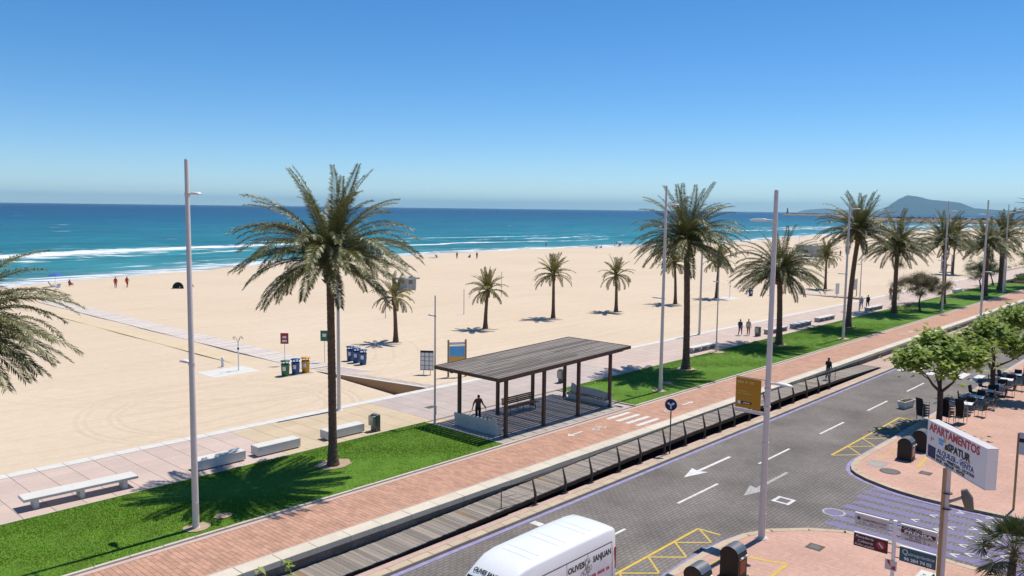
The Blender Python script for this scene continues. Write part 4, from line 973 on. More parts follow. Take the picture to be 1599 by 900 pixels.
# ------------------------------------------------------------------ shop direction signs
ds = thing('shop_signpost', (24.72,7.26,-.6), 0, 'white signpost carrying four small shop panels', 'sign')
q = MB(); q.tube([(0,0,0),(0,0,4.12)], .058, 10); q.build('post', M['signwhite'], ds)
def shop(name, y0, y1, z0, z1, m_):
    q = MB(); q.box((-.02,y0,z0),(.02,y1,z1)); o = q.build(name, m_, ds)
    q = MB(); q.box((-.035,y0,z1),(.035,y1,z1+.025)); q.build('top_rail', M['signwhite'], o)
    q = MB()
    for z in (z0+.06, z1-.06): q.tube([(0,0,z),(0,y0 if y0 > 0 else y1,z)], .014, 6)
    q.build('bracket', M['rust'], o); return o
A_ = (-.021, 0, 0)
o = shop('shop_panel', .17, 1.15, 3.72, 4.06, M['signgrey']); P_ = lambda y, z: (-.021, y, z)
q = MB(); disc(q, P_(1.03,3.93), Rr, U, 0, 0, .055, .003); q.build('emblem', M['teal'], o); text('CHIROPRACTOR', .085, M['txt_black'], o, P_(.93,3.88), Rr, U, .70)
marks(o, P_(1.0,3.80), Rr, U, .75, .035, 16, M['txt_grey'], .005, 7); q = MB(); panel(q, P_(1.1,3.75), Rr, U, 0, .6, 0, .012, .001, .003); q.build('rule', M['txt_grey'], o)
o = shop('shop_panel', -1.15, -.17, 3.62, 4.06, M['signgrey'])
text('KIOSKO', .1, M['txt_black'], o, P_(-.19,3.955), Rr, U, .55, bold=.004); q = MB(); panel(q, P_(-.18,3.83), Rr, U, 0, .93, 0, .11, .001, .003); q.build('red_band', M['maroon'], o)
text('PRENSA', .115, M['txt_white'], o, P_(-.27,3.845), Rr, U, .76, bold=.004); marks(o, P_(-.28,3.775), Rr, U, .8, .04, 14, M['txt_grey'], .005, 4); marks(o, P_(-.4,3.71), Rr, U, .45, .045, 8, M['txt_grey'], .005, 5); marks(o, P_(-.3,3.64), Rr, U, .68, .05, 12, M['txt_grey'], .005, 6)
o = shop('shop_panel', .17, 1.15, 3.05, 3.45, M['maroon'])
text('Panadería', .115, M['txt_white'], o, P_(1.1,3.33), Rr, U, .52, shear=.2); text('Cafetería', .11, M['txt_white'], o, P_(1.04,3.2), Rr, U, .44, shear=.2); text('Pollos asados', .1, M['txt_white'], o, P_(1.11,3.09), Rr, U, .56, shear=.2)
q = MB(); disc(q, P_(.36,3.26), Rr, U, 0, 0, .13, .003, 0, ry=.12); panel(q, P_(.36,3.26), Vector((0,-1,-1)), Vector((0,-1,1)), -.09, .09, -.025, .025, .004, .006, 1); q.build('emblem', [M['red_sign'], M['signgrey']], o)
o = shop('shop_panel', -1.15, -.17, 2.97, 3.40, M['teal'])
text('Q', .22, M['txt_white'], o, P_(-.24,3.2), Rr, U, .15); text('uiropráctico', .13, M['txt_white'], o, P_(-.40,3.2), Rr, U, .71); text('96 284 74 02', .13, M['txt_white'], o, P_(-.3,3.03), Rr, U, .75, bold=.004)
o = MB(); o.box((-.075,-.13,2.62),(-.06,.2,2.93)); o = o.build('arrow_plate', M['signgrey'], ds)
q = MB(); z0 = 2.62
q.add([(-.078,y,z0+z) for y, z in ((.15,.3),(.07,.3),(.05,.17),(-.0,.12),(.03,.04),(-.10,.02),(-.09,.16),(-.05,.13),(.02,.12),(.12,.2))], [(0,1,2,3,8,9),(3,4,5,6)]); q.build('red_arrow', M['red_sign'], o)
# post with a small sign at the right edge
ps = thing('street_sign', (41.2,7.2,-.6), 0, 'small pale street sign on a thin leaning-looking post at the right edge', 'sign')
q = MB(); q.tube([(0,0,0),(0,0,3.5)], .05, 8); q.build('post', M['wood_pole'], ps)
q = MB(); q.box((-.03,-.75,2.55),(.03,-.02,3.55)); o = q.build('plate', M['signgrey'], ps); q = MB(); q.box((-.035,-.76,3.1),(-.03,-.02,3.28)); q.build('dark_band', M['txt_black'], o)
# white planter ledge with shrub behind the signpost
lg = thing('planter', (29.9,7.4,-.6), 0, 'low white planter box with small green shrub by the shop signpost', 'planter')
q = MB(); q.box((-.4,-1.4,0),(.4,.5,.42)); q.box((-.45,-1.45,.42),(.45,.55,.55)); q.build('box', M['white_conc'], lg)
q = MB(); r = random.Random(8)
for _ in range(420):
    p = Vector((r.gauss(-.5,.3), r.gauss(-.7,.4), r.uniform(.0,.75))); lobed(q, p, Vector((r.gauss(0,.6),r.gauss(0,.6),1)).normalized(), Vector((r.gauss(0,1),r.gauss(0,1),.2)), .12)
tag(q.build('shrub', M['bush_leaf'], lg), kind='stuff')
top_twigs((6.6,11.3,-.6), 'young leafy tree whose top twigs poke up at the bottom edge', 81, [(.28,-.29,7.49,14),(-.07,.08,7.34,9),(.24,-.25,7.22,8),(-.13,.12,7.15,7),(.05,-.3,6.7,8)])
# ================================================================== FOOTWAY RAILING
rl = thing('railing', (0,22.84,-.6), 0, 'steel railing with kinked posts along the road side of the timber footway', 'railing')
PX = [26.62,28.75,30.75,33.05,34.95,37.3,39.45,41.6,43.4,45.2,47.2,49.4,51.6,53.75,56.0,58.1,60.1]
def railz(x): return deckz(x)+.6+.92
for x in PX:
    h = railz(x); zk = h*.47; q = MB()
    q.add([(x-.02,y,z) for y, z in ((-.05,0),(.05,0),(.06,zk),(.20,h),(.15,h),(-.075,zk))]+[(x+.02,y,z) for y, z in ((-.05,0),(.05,0),(.06,zk),(.20,h),(.15,h),(-.075,zk))],
          [(0,1,2,5),(5,2,3,4),(6,11,8,7),(11,10,9,8)]+[(i,6+i,6+(i+1)%6,(i+1)%6) for i in range(6)])
    o = q.build('post', M['rust'], rl)
    q = MB(); q.box((x-.13,-.1,0),(x+.13,.1,.018)); [q.lathe([(.018,.018),(.018,.045)], 6, (x+a,b)) for a in (-.09,.09) for b in (-.06,.06)]; q.build('foot_plate', M['rust'], o)
q = MB(); q.tube([(24.9,.45,railz(24.9))]+[(x,.18,railz(x)) for x in PX]+[(62.4,.5,railz(62.4)-.03)], .026, 8); q.build('handrail', M['rust'], rl)
for f, off_ in ((.55,.06),(.34,.10)):
    q = MB(); q.tube([(24.9,.45,railz(24.9)-.92*(1-f)-.05)]+[(x,off_+.02,railz(x)-.92*(1-f)-.05) for x in PX]+[(62.4,.5,railz(62.4)-.92*(1-f)-.05)], .009, 5); q.build('cable', M['steel'], rl)
for x in (24.9, 62.4): q = MB(); q.tube([(x,.45,deckz(x)+.6),(x,.45,railz(x))], .022, 8); q.build('end_post', M['rust'], rl)
# ================================================================== TIMBER SHELTER
ph = thing('shelter', (31.1,29.4,0), 0, 'open timber shelter with grey slatted roof on dark posts', 'shelter')
RL, RW = 12.4, 5.1
def rz_(x): return 3.42+.028*x
PXS = [1.0,4.22,7.45,10.7]
for x in PXS:
    for y in (.36, 4.03):
        q = MB(); q.box((x-.085,y-.085,0),(x+.085,y+.085,rz_(x)-.32)); o = q.build('post', M['darkwood'], ph)
        q = MB(); q.box((x-.13,y-.13,0),(x+.13,y+.13,.03)); q.build('post_shoe', M['rust'], o)
def sloped(q, x0, x1, y0, y1, d0, d1):
    q.add([(x0,y0,rz_(x0)+d0),(x1,y0,rz_(x1)+d0),(x1,y1,rz_(x1)+d0),(x0,y1,rz_(x0)+d0),(x0,y0,rz_(x0)+d1),(x1,y0,rz_(x1)+d1),(x1,y1,rz_(x1)+d1),(x0,y1,rz_(x0)+d1)],
          [(0,3,2,1),(4,5,6,7),(0,1,5,4),(1,2,6,5),(2,3,7,6),(3,0,4,7)])
for y in (.36, 4.03): q = MB(); sloped(q, .3, RL-.4, y-.07, y+.07, -.32, -.12); q.build('beam', M['darkwood'], ph)
for k in range(9):
    x = .35+k*(RL-.7)/8; q = MB(); sloped(q, x-.05, x+.05, .02, RW-.02, -.118, -.03); q.build('rafter', M['darkwood'], ph)
q = MB(); sloped(q, 0, .06, -.03, RW+.03, -.17, .02); sloped(q, RL-.06, RL, -.03, RW+.03, -.17, .02); sloped(q, .062, RL-.062, -.03, .02, -.17, .018); sloped(q, .062, RL-.062, RW-.02, RW+.03, -.17, .018); q.build('fascia', M['darkwood'], ph)
nb_ = 17; w = (RW-.06)/nb_
for k in range(nb_):
    y = .03+k*w; cuts = [.063]+sorted(rnd.uniform(1.5,RL-1.5) for _ in range(2))+[RL-.063]
    if cuts[2]-cuts[1] < 1.2: cuts.pop(2)
    for a, b in zip(cuts, cuts[1:]):
        q = MB(); dz = rnd.uniform(-.004,.006); sloped(q, a+.004, b-.004, y+.004, y+w*.84, -.03+dz, .0+dz); q.build('roof_board', M['roofwood'], ph)
fl = MB(); fl.box((-.1,-.45,-.02),(11.0,4.75,.012)); fl = fl.build('floor', mat('shelter_floor', (.40,.35,.31), .85, .15, 1.2, .2, 30), ph)
q = MB(); [q.box((-.08+.92*k,-.44,.012),(-.02+.92*k,4.74,.018)) for k in range(13)]; q.build('floor_joints', M['rust'], fl)
# concrete seats with wavy back in the shelter
def wavy(loc, rz, label):
    t = thing('concrete_bench', loc, rz, label, 'bench', 'wavy concrete seats in the shelter')
    n = 16; q = MB(); v = []
    L_ = 3.3
    for i in range(n+1):
        u = i/n; y = -L_/2+L_*u; zt = .80+.20*math.exp(-(u/.08)**2)+.07*math.sin(u*math.pi*1.1)-.06*u; bow = .22*math.sin(math.pi*u)
        v += [(-.30-bow*.3,y,.0),(-.42-bow*.5,y,zt),(-.32-bow*.5,y,zt+.02),(-.18-bow*.3,y,.46),(.32,y,.42),(.34,y,.33),(.05,y,.30),(.02,y,0)]
    k = 8; q.add(v, [(i*k+j,i*k+(j+1)%k,(i+1)*k+(j+1)%k,(i+1)*k+j) for i in range(n) for j in range(k)]+[tuple(range(k-1,-1,-1)), tuple(range(n*k,n*k+k))]); q.build('shell', M['white_conc'], t)
    for s in range(20):
        q = MB(); y = -L_/2+.12+s*.158; q.box((-.16,y,.425),(.33,y+.09,.485)); q.build('slat', M['plank'], t)
    q = MB(); [disc(q, (-.47,-1.2+.8*a,.42), (0,-1,0), (0,0,1), 0, 0, .03, .06) for a in range(4)]; q.build('fixing_holes', M['rust'], t)
    return t
wavy((32.15,31.85,.012), 0, 'pale concrete seat with wavy back at the left end of the shelter')
wavy((41.75,31.4,.012), math.pi, 'pale concrete seat with slats at the right end of the shelter')
wb = thing('wooden_bench', (36.9,33.05,.012), 0, 'dark slatted wooden bench with backrest between two rear shelter posts', 'bench')
for k in range(4): q = MB(); q.box((-1.4,-.35+.12*k,.42),(1.4,-.25+.12*k,.45)); q.build('seat_slat', M['darkwood'], wb)
for k in range(4): q = MB(); q.box((-1.4,.17+.02*k,.54+.11*k),(1.4,.20+.02*k,.63+.11*k)); q.build('back_slat', M['darkwood'], wb)
for x in (-1.15,0,1.15): q = MB(); q.tube([(x,-.3,0),(x,-.3,.41),(x,.12,.41),(x,.26,.92)], .025, 6); q.tube([(x,.15,0),(x,.12,.41)], .025, 6); q.build('leg_frame', M['rust'], wb)
# ================================================================== BENCHES ON THE WALK
bg_ = 'pale concrete benches on the paved walk'
b1 = thing('slab_bench', (12.5,36.35,0), R(-2.5), 'long thin slab bench on short legs at the far left of the walk', 'bench')
q = MB(); q.bev((-2.25,-.42,.40),(2.25,.42,.52), .02); q.build('seat', M['white_conc'], b1)
for x in (-1.75,0,1.75): q = MB(); q.box((x-.09,-.28,0),(x+.09,.28,.40)); q.build('leg', M['white_conc'], b1)
for x, lb in ((18.75,'solid white block bench behind the left lamp post'),(21.85,'solid white block bench in the middle of the left three'),(25.95,'solid white block bench right behind the near palm trunk')):
    t = thing('block_bench', (x,36.25,0), 0, lb, 'bench', bg_); q = MB(); q.bev((-1.22,-.34,.07),(1.22,.34,.52), .02); q.build('seat', M['white_conc'], t); q = MB(); q.box((-1.05,-.24,0),(1.05,.24,.07)); q.build('plinth', M['grey_conc'], t)
hb = 'grey concrete benches with openings along the long lawn'
def holed(x, y, L_, n, label):
    t = thing('concrete_bench', (x,y,0), R(-1), label, 'bench', hb)
    q = MB(); q.bev((-L_/2,-.36,.40),(L_/2,.36,.50), .015); q.build('seat', M['white_conc'], t)
    for k in range(n+1):
        a = -L_/2+.12+(L_-.24)*k/n; q = MB(); q.box((a-.16,-.26,0),(a+.16,.26,.40)); q.build('leg', M['grey_conc'], t)
    q = MB(); q.box((-L_/2+.2,-.24,0),(L_/2-.2,.24,.09)); q.build('base', M['grey_conc'], t)
holed(65.0,36.3,4.2,3,'grey concrete bench with square openings behind the dense date palm')
holed(80.6,36.45,4.2,2,'grey concrete bench behind the short bushy palm trunk')
holed(86.7,36.4,4.2,3,'grey concrete bench second to the right of the short bushy palm')
holed(93.9,36.6,4.4,3,'grey concrete bench left of the tallest date palm trunk')
holed(109,36.2,4.8,3,'grey concrete bench next to the two walkers in dark and lilac')
t = thing('block_bench', (144.5,35.2,0), 0, 'small far pale block bench at the edge of the far lawn', 'bench', hb); q = MB(); q.bev((-1.6,-.35,.06),(1.6,.35,.55), .02); q.build('seat', M['white_conc'], t); q = MB(); q.box((-1.3,-.25,0),(1.3,.25,.06)); q.build('plinth', M['grey_conc'], t)
# ================================================================== BINS
def litter(x, y, label, rz=0):
    t = thing('litter_bin', (x,y,0), rz, label, 'bin', 'grey litter bins on the walk')
    q = MB(); q.bev((-.1,-.26,.02),(.16,.26,.95), .02); q.build('shell', M['bin_grey'], t)
    q = MB(); q.bev((-.32,-.2,.35),(-.105,.2,.90), .02); o = q.build('basket', M['steel'], t); q = MB(); q.box((-.29,-.17,.885),(-.13,.17,.905)); q.build('opening', M['black'], o)
    q = MB(); q.box((-.12,-.28,0),(.18,.28,.02)); q.build('foot', M['rust'], t)
litter(27.8,35.75,'grey litter bin beside the white block bench near the shelter'); litter(45.3,36.5,'grey litter bin on the walk behind the shelter'); litter(76.75,36.6,'grey litter bin right of the strolling couple'); litter(118,36.6,'grey litter bin beyond the walkers by the tamarisk')
def beach_bin(x, y, m_, label, group, rz=0):
    t = thing('beach_bin', (x,y,.0), rz, label, 'bin', group)
    q = MB(); q.lathe([(.23,0),(.27,.04),(.30,.5),(.31,.84),(.33,.86),(.33,.9),(.27,.93)], 16); q.build('body', m_, t)
    q = MB(); [q.tube([(.24*math.cos(a),.24*math.sin(a),.9),(.26*math.cos(a),.26*math.sin(a),1.1)], .035, 6) for a in (0,2.1,4.2)]; q.lathe([(.34,1.1),(.36,1.12),(.34,1.17),(.1,1.2)], 16); q.build('lid', m_, t)
    q = MB(); q.lathe([(.25,.86),(.25,.935)], 14); q.build('opening', M['black'], t)
    n0 = Vector((-.75,-.66,0)).normalized(); rv_ = Vector((0,0,1)).cross(n0); q = MB()
    for k in range(4):
        a0 = -.38+.19*k; pts = [n0*math.cos(a)*.318+rv_*math.sin(a)*.318 for a in (a0,a0+.19)]; q.add([pts[0]+Vector((0,0,.45)),pts[1]+Vector((0,0,.45)),pts[1]+Vector((0,0,.75)),pts[0]+Vector((0,0,.75))], [(0,1,2,3)])
    q.build('sticker', M['sticker'], t)
BB = 'coloured beach bins in a row of three'
beach_bin(32.3,52.15,M['green_bin'],'green beach bin under the red sign',BB); beach_bin(33.2,52.2,M['blue_bin'],'blue beach bin between the green and the yellow one',BB); beach_bin(34.1,52.25,M['yellow_bin'],'yellow beach bin at the corner of the walkway',BB)
q = MB(); q.box((31.9,51.8,-.05),(34.5,52.6,.03)); tag(q.build('bin_slab', M['grey_conc']), 'low concrete slab under the green, blue and yellow bins', 'slab')
BL = 'blue beach bins beyond the walkway'
for x, y, lb in ((39.45,53.95,'leftmost of the three blue bins beyond the walkway'),(39.3,52.95,'middle of the three blue bins beyond the walkway'),(39.2,51.95,'rightmost of the three blue bins beyond the walkway')): beach_bin(x, y, M['blue_bin'], lb, BL)
beach_bin(112.5,55.0,M['blue_bin'],'blue beach bin under the fronds of the short bushy palm','far beach bins'); beach_bin(115.5,53.2,M['bin_grey'],'dark beach bin by the far walkway','far beach bins')
# signs and boards on the beach side
def board(loc, w, h, z0, m_, label, rz, post=.03, cat='sign', name='beach_sign'):
    t = thing(name, loc, rz, label, cat); q = MB(); q.box((-w/2,-.02,z0),(w/2,.02,z0+h)); q.build('plate', m_, t); return t
t = board((34.4,55.6,0),.62,.85,1.75,M['red_sign'],'red beach notice on a thin white post above the green bin',R(-47)); q = MB(); q.tube([(0,.03,0),(0,.03,2.55)], .03, 8); q.build('post', M['signwhite'], t)
for k, w_ in enumerate((.3,.36)): q = MB(); q.box((-w_/2,-.028,2.2-.3*k),(w_/2,-.021,2.36-.3*k)); q.build('pictogram', M['sticker'], t)
t = board((37.4,54.6,0),.62,.85,1.75,M['green_sign'],'green beach notice half hidden behind the near palm trunk',R(-47)); q = MB(); q.tube([(0,.03,0),(0,.03,2.55)], .03, 8); q.build('post', M['signwhite'], t); q = MB(); q.box((-.15,-.028,2.1),(.15,-.021,2.35)); q.build('pictogram', M['sticker'], t)
t = board((40.1,45.3,0),1.0,1.5,.35,M['sticker'],'low notice board with a grid of white sheets by the slim lamp post',R(-52),name='notice_board',cat='notice board')
q = MB(); q.box((-.5,-.03,1.68),(.5,-.021,1.85)); [q.box((x-.02,-.03,.35),(x+.02,-.0205,1.85)) for x in (-.48,-.16,.16,.48)]; [q.box((-.5,-.0295,z),(.5,-.0215,z+.03)) for z in (.36,.7,1.05,1.36)]; q.build('frame', M['txt_black'], t)
q = MB(); [q.tube([(x,.05,0),(x,.05,1.0)], .035, 6) for x in (-.25,.25)]; q.build('legs', M['pole'], t)
t = board((41.2,43.2,0),1.15,1.15,1.15,M['skyblue'],'tall wooden-framed map board showing sea and sand behind the shelter',R(-30),name='map_board',cat='notice board')
q = MB(); q.box((-.57,-.028,1.15),(.57,-.021,1.55)); q.build('sand_print', M['gold'], t); q = MB(); q.box((-.6,-.03,2.32),(.6,.03,2.36)); q.box((-.6,-.03,2.42),(.6,.03,2.62)); q.build('header', M['pole'], t)
for x in (-.66,.66): q = MB(); q.box((x-.06,-.06,0),(x+.06,.06,2.8)); q.build('post', M['wood_pole'], t)
for x, y, lb in ((121,45.5,'narrow info post on the far walk left of the wooden map board'),(124.5,44.4,'wooden map board on the far walk beside the broad palm')):
    t = board((x,y,0),.55 if x < 122 else 1.1,1.6,.5 if x < 122 else 1.0,M['sticker'] if x < 122 else M['pole'],lb,R(-45),name='info_board',cat='notice board'); q = MB(); [q.box((s-.05,.021,0),(s+.05,.1,2.7 if x > 122 else 1.8)) for s in ((-.5,.5) if x > 122 else (0,))]; q.build('posts', M['wood_pole'] if x > 122 else M['pole'], t)
# beach showers
def shower(x, y, lb, lb2, lb3):
    q = MB(); q.bev((x-2.6,y-1.2,-.05),(x+1.2,y+1.5,.05), .02); tag(q.build('shower_slab', M['white_conc']), lb3, 'slab')
    t = thing('beach_shower', (x,y,.05), 0, lb, 'shower'); q = MB(); q.tube([(0,0,0),(0,0,2.2)], .045, 8); q.build('column', M['signwhite'], t); q = MB(); q.lathe([(.07,1.6),(.07,1.75)], 8); q.build('valve', M['txt_black'], t)
    for a in range(4):
        d = (math.cos(a*1.57+.4), math.sin(a*1.57+.4)); q = MB(); q.tube([(0,0,2.15),(d[0]*.2,d[1]*.2,2.5),(d[0]*.38,d[1]*.38,2.6),(d[0]*.44,d[1]*.44,2.5)], .016, 6); q.lathe([(.02,2.5),(.06,2.44)], 8, (d[0]*.44,d[1]*.44)); q.build('spray_arm', M['steel'], t)
    t = thing('foot_shower', (x-.1,y+2.2,0), 0, lb2, 'tap'); q = MB(); q.lathe([(.13,0),(.12,.75),(.08,.8)], 10); q.build('column', M['signwhite'], t); q = MB(); q.tube([(0,-.1,.6),(0,-.25,.55)], .02, 6); q.build('spout', M['steel'], t)
shower(30.8,56.2,'slim beach shower column with curved arms left of the red notice','short white foot tap beside the beach shower','white slab under the beach shower')
shower(107.5,55.8,'far beach shower left of the short bushy palm','far short foot tap left of the short bushy palm','far white slab on the sand left of the bushy palm')
# ================================================================== STREET FURNITURE, TERRACE
def container(x, y, lb, rz=0, sticker=False):
    t = thing('waste_container', (x,y,-.6), rz, lb, 'container', 'brown arched street containers')
    pr_ = [(-.36,0),(.36,0),(.36,.82)]+[(.36*math.cos(a),.80+.36*math.sin(a)) for a in np.linspace(.15,math.pi-.15,11)]+[(-.36,.82)]
    q = MB(); q.extr(pr_, 'x', -.33, .33); q.build('body', M['bin_brown'], t)
    pr2 = [(.375*math.cos(a),.82+.375*math.sin(a)) for a in np.linspace(-.02,math.pi-.5,14)]; n = len(pr2); q = MB()
    q.add([(xx,u,w) for xx in (-.34,.345) for u, w in pr2], [(i,i+1,n+i+1,n+i) for i in range(n-1)], 0, True); q.bev((-.30,-.40,.76),(.30,-.362,.84), .01); q.build('lid', M['bin_lid'], t)
    for hx in (-.24,.10): q = MB(); q.box((hx,-.45,.80),(hx+.12,-.40,.86)); q.build('handle', M['signwhite'], t)
    q = MB(); q.box((-.2,-.372,.22),(.2,-.361,.68)); o = q.build('sticker', M['orange'] if sticker else M['tan'], t)
    q = MB(); q.box((-.4,-.42,-.01),(.4,.42,.03)); q.build('plinth', M['rust'], t)
container(26.3,13.1,'brown arched container with orange sticker by the corner lamp post',0,True); container(23.95,13.2,'brown arched container at the bottom edge of the photo',0,True)
container(45.75,13.1,'brown arched container on the terrace corner, the left of two'); container(48.0,13.0,'brown arched container partly hidden behind the APARTAMENTOS sign')
pl = thing('flower_trough', (58.7,17.0,-.73), R(-8), 'white flower trough standing on the road', 'planter')
q = MB(); v = [(-.62,-.2,0),(.62,-.2,0),(.62,.2,0),(-.62,.2,0),(-.78,-.28,.5),(.78,-.28,.5),(.78,.28,.5),(-.78,.28,.5),(-.7,-.22,.5),(.7,-.22,.5),(.7,.22,.5),(-.7,.22,.5),(-.68,-.2,.42),(.68,-.2,.42),(.68,.2,.42),(-.68,.2,.42)]
q.add(v, [(0,3,2,1),(0,1,5,4),(1,2,6,5),(2,3,7,6),(3,0,4,7),(4,5,9,8),(5,6,10,9),(6,7,11,10),(7,4,8,11),(8,9,13,12),(9,10,14,13),(10,11,15,14),(11,8,12,15)]); q.build('trough', M['white_conc'], pl)
q = MB(); q.box((-.68,-.2,.40),(.68,.2,.43)); q.build('soil', M['void'], pl)
q = MB(); r = random.Random(4)
for _ in range(160): lobed(q, Vector((r.uniform(-.62,.62), r.uniform(-.18,.18), .43+abs(r.gauss(0,.07)))), Vector((r.gauss(0,.6),r.gauss(0,.6),1)).normalized(), Vector((r.gauss(0,1),r.gauss(0,1),.3)), .09)
tag(q.build('plants', M['tam_leaf'], pl), kind='stuff')
def chair_proto(label):
    t = thing('terrace_chair', (0,0,0), 0, label, 'chair', 'black wicker terrace chairs')
    q = MB(); q.bev((-.25,-.25,.42),(.25,.25,.47), .015); q.build('seat', M['wicker'], t)
    q = MB(); q.add([(-.25,.24,.44),(.25,.24,.44),(.25,.33,.92),(-.25,.33,.92),(-.25,.29,.44),(.25,.29,.44),(.25,.38,.92),(-.25,.38,.92)], [(0,1,2,3),(5,4,7,6),(0,3,7,4),(1,5,6,2),(3,2,6,7),(0,4,5,1)]); q.build('backrest', M['wicker'], t)
    for sx in (-1,1):
        q = MB(); q.tube([(sx*.24,-.22,0),(sx*.26,-.22,.66),(sx*.26,.26,.68)], .014, 6); q.build('arm_frame', M['steel'], t); q = MB(); q.tube([(sx*.24,.26,0),(sx*.24,.24,.44)], .014, 6); q.build('leg', M['steel'], t)
    return t
def table_proto(label):
    t = thing('terrace_table', (0,0,0), 0, label, 'table', 'white terrace tables')
    q = MB(); q.bev((-.42,-.42,.71),(.42,.42,.745), .01); q.build('tabletop', M['signwhite'], t); q = MB(); q.tube([(0,0,.02),(0,0,.71)], .03, 8); q.build('stem', M['steel'], t); q = MB(); q.lathe([(.27,0),(.27,.02),(.05,.05)], 12); q.build('base', M['steel'], t)
    return t
tn = ['nearest','second','third','fourth','fifth','sixth']
tp = cp = None
for k in range(6):
    x, y = 59.0+2.75*k, 13.45-.04*k; lb = '%s white square table on the terrace, counted from the street tree trunk' % tn[k]
    if tp is None: tp = table_proto(lb); o = tp
    else: o = copy_tree(tp); o['label'] = lb
    o.location = (x, y, -.6); o.rotation_euler.z = R(6)
    for j, (dx, dy, a, wh) in enumerate(((.85,0,-90,'far'),(-.85,.05,90,'near'),(0,-.85,180,'building'),(0,.85,0,'road'))):
        lb = 'black wicker chair on the %s side of the %s terrace table' % (wh, tn[k])
        if cp is None: cp = chair_proto(lb); o = cp
        else: o = copy_tree(cp); o['label'] = lb
        o.location = (x+dx+rnd.uniform(-.06,.06), y+dy+rnd.uniform(-.06,.06), -.6); o.rotation_euler.z = R(a+rnd.uniform(-14,14))
for s, (x, y, a, w_) in enumerate(((54.7,14.8,60,'road-side'),(55.6,13.6,70,'building-side'),(56.3,13.0,80,'rearmost'))):
    for k in range(5):
        o = copy_tree(cp); o['label'] = 'black wicker chair, %s in the %s stack by the street tree trunk' % (('lowest','second','middle','fourth','topmost')[k], w_); o['group'] = 'stacked chairs by the street tree'; o.location = (x-.03*k, y, -.6+.17*k); o.rotation_euler = (0, 0, R(a))
# ================================================================== VAN
vn = thing('delivery_van', (15.2,16.43,RZ), 0, 'white high-roof delivery van lettered OLIVES SANJUAN on the road', 'van')
ST = [(0,.62,.50,.35,.75),(.06,.86,.78,.28,.95),(.5,.98,.84,.26,1.12),(1.05,1.0,.86,.26,1.28),(1.35,1.0,.86,.26,1.62),(1.75,1.0,.84,.26,2.05),(2.1,1.0,.83,.26,2.27),(2.5,1.0,.88,.26,2.42),(3.0,1.0,.915,.26,2.48),(5.0,1.0,.925,.26,2.50),(6.6,1.0,.925,.26,2.48),(6.95,1.0,.915,.28,2.45),(7.1,.98,.89,.32,2.41),(7.13,.93,.8,.45,2.3)]
def sec(s):
    x, wb_, wt, z0, z1 = s; out = []; zc = min(1.25, z0+(z1-z0)*.55); rr = min(.10, (z1-zc)*.6)
    half = [(wb_*.94,z0),(wb_,z0+.18),(wb_,zc),(wt+.03,z1-rr),(wt-.01,z1-rr*.45),(wt-.09,z1-rr*.1),(wt*.5,z1+.012),(0,z1+.02)]
    for y, z in half: out.append((x,y,z))
    for y, z in half[-2::-1]: out.append((x,-y,z))
    return out
q = MB(); v = [p for s in ST for p in sec(s)]; n = len(sec(ST[0])); ns = len(ST)
q.add(v, [(i*n+j,(i+1)*n+j,(i+1)*n+(j+1)%n,i*n+(j+1)%n) for i in range(ns-1) for j in range(n)], 0, True); q.add(v[:n], [tuple(range(n))]); q.add(v[-n:], [tuple(range(n-1,-1,-1))])
body = q.build('body', M['van'], vn); body.data.flip_normals()
for k, x in enumerate((3.0,3.35,4.35,4.7,5.7,6.05)):
    q = MB(); zr_ = float(np.interp(x+.05,[2.5,3,5,6.6],[2.42,2.48,2.50,2.48])); yy_ = ((-.62,zr_-.004),(-.43,zr_+.012),(0,zr_+.02),(.43,zr_+.012),(.62,zr_-.004)); q.add([(xx_,y_,z_+(.0 if xx_ in (x,x+.1) else .022)) for xx_ in (x,x+.03,x+.07,x+.1) for y_, z_ in yy_], [(i*5+j,(i+1)*5+j,(i+1)*5+j+1,i*5+j+1) for i in range(3) for j in range(4)], 0, True); q.build('roof_rib', M['van'], body)
q = MB()                                              # windscreen, sits on the sloped nose
q.add([(1.13,.80,1.36),(1.13,-.80,1.36),(1.70,-.74,1.995),(1.70,.74,1.995),(1.13,.80,1.39),(1.13,-.80,1.39),(1.70,-.74,2.035),(1.70,.74,2.035)], [(4,7,6,5),(0,1,2,3),(0,4,5,1),(1,5,6,2),(2,6,7,3),(3,7,4,0)]); q.build('windscreen', M['glass'], vn)
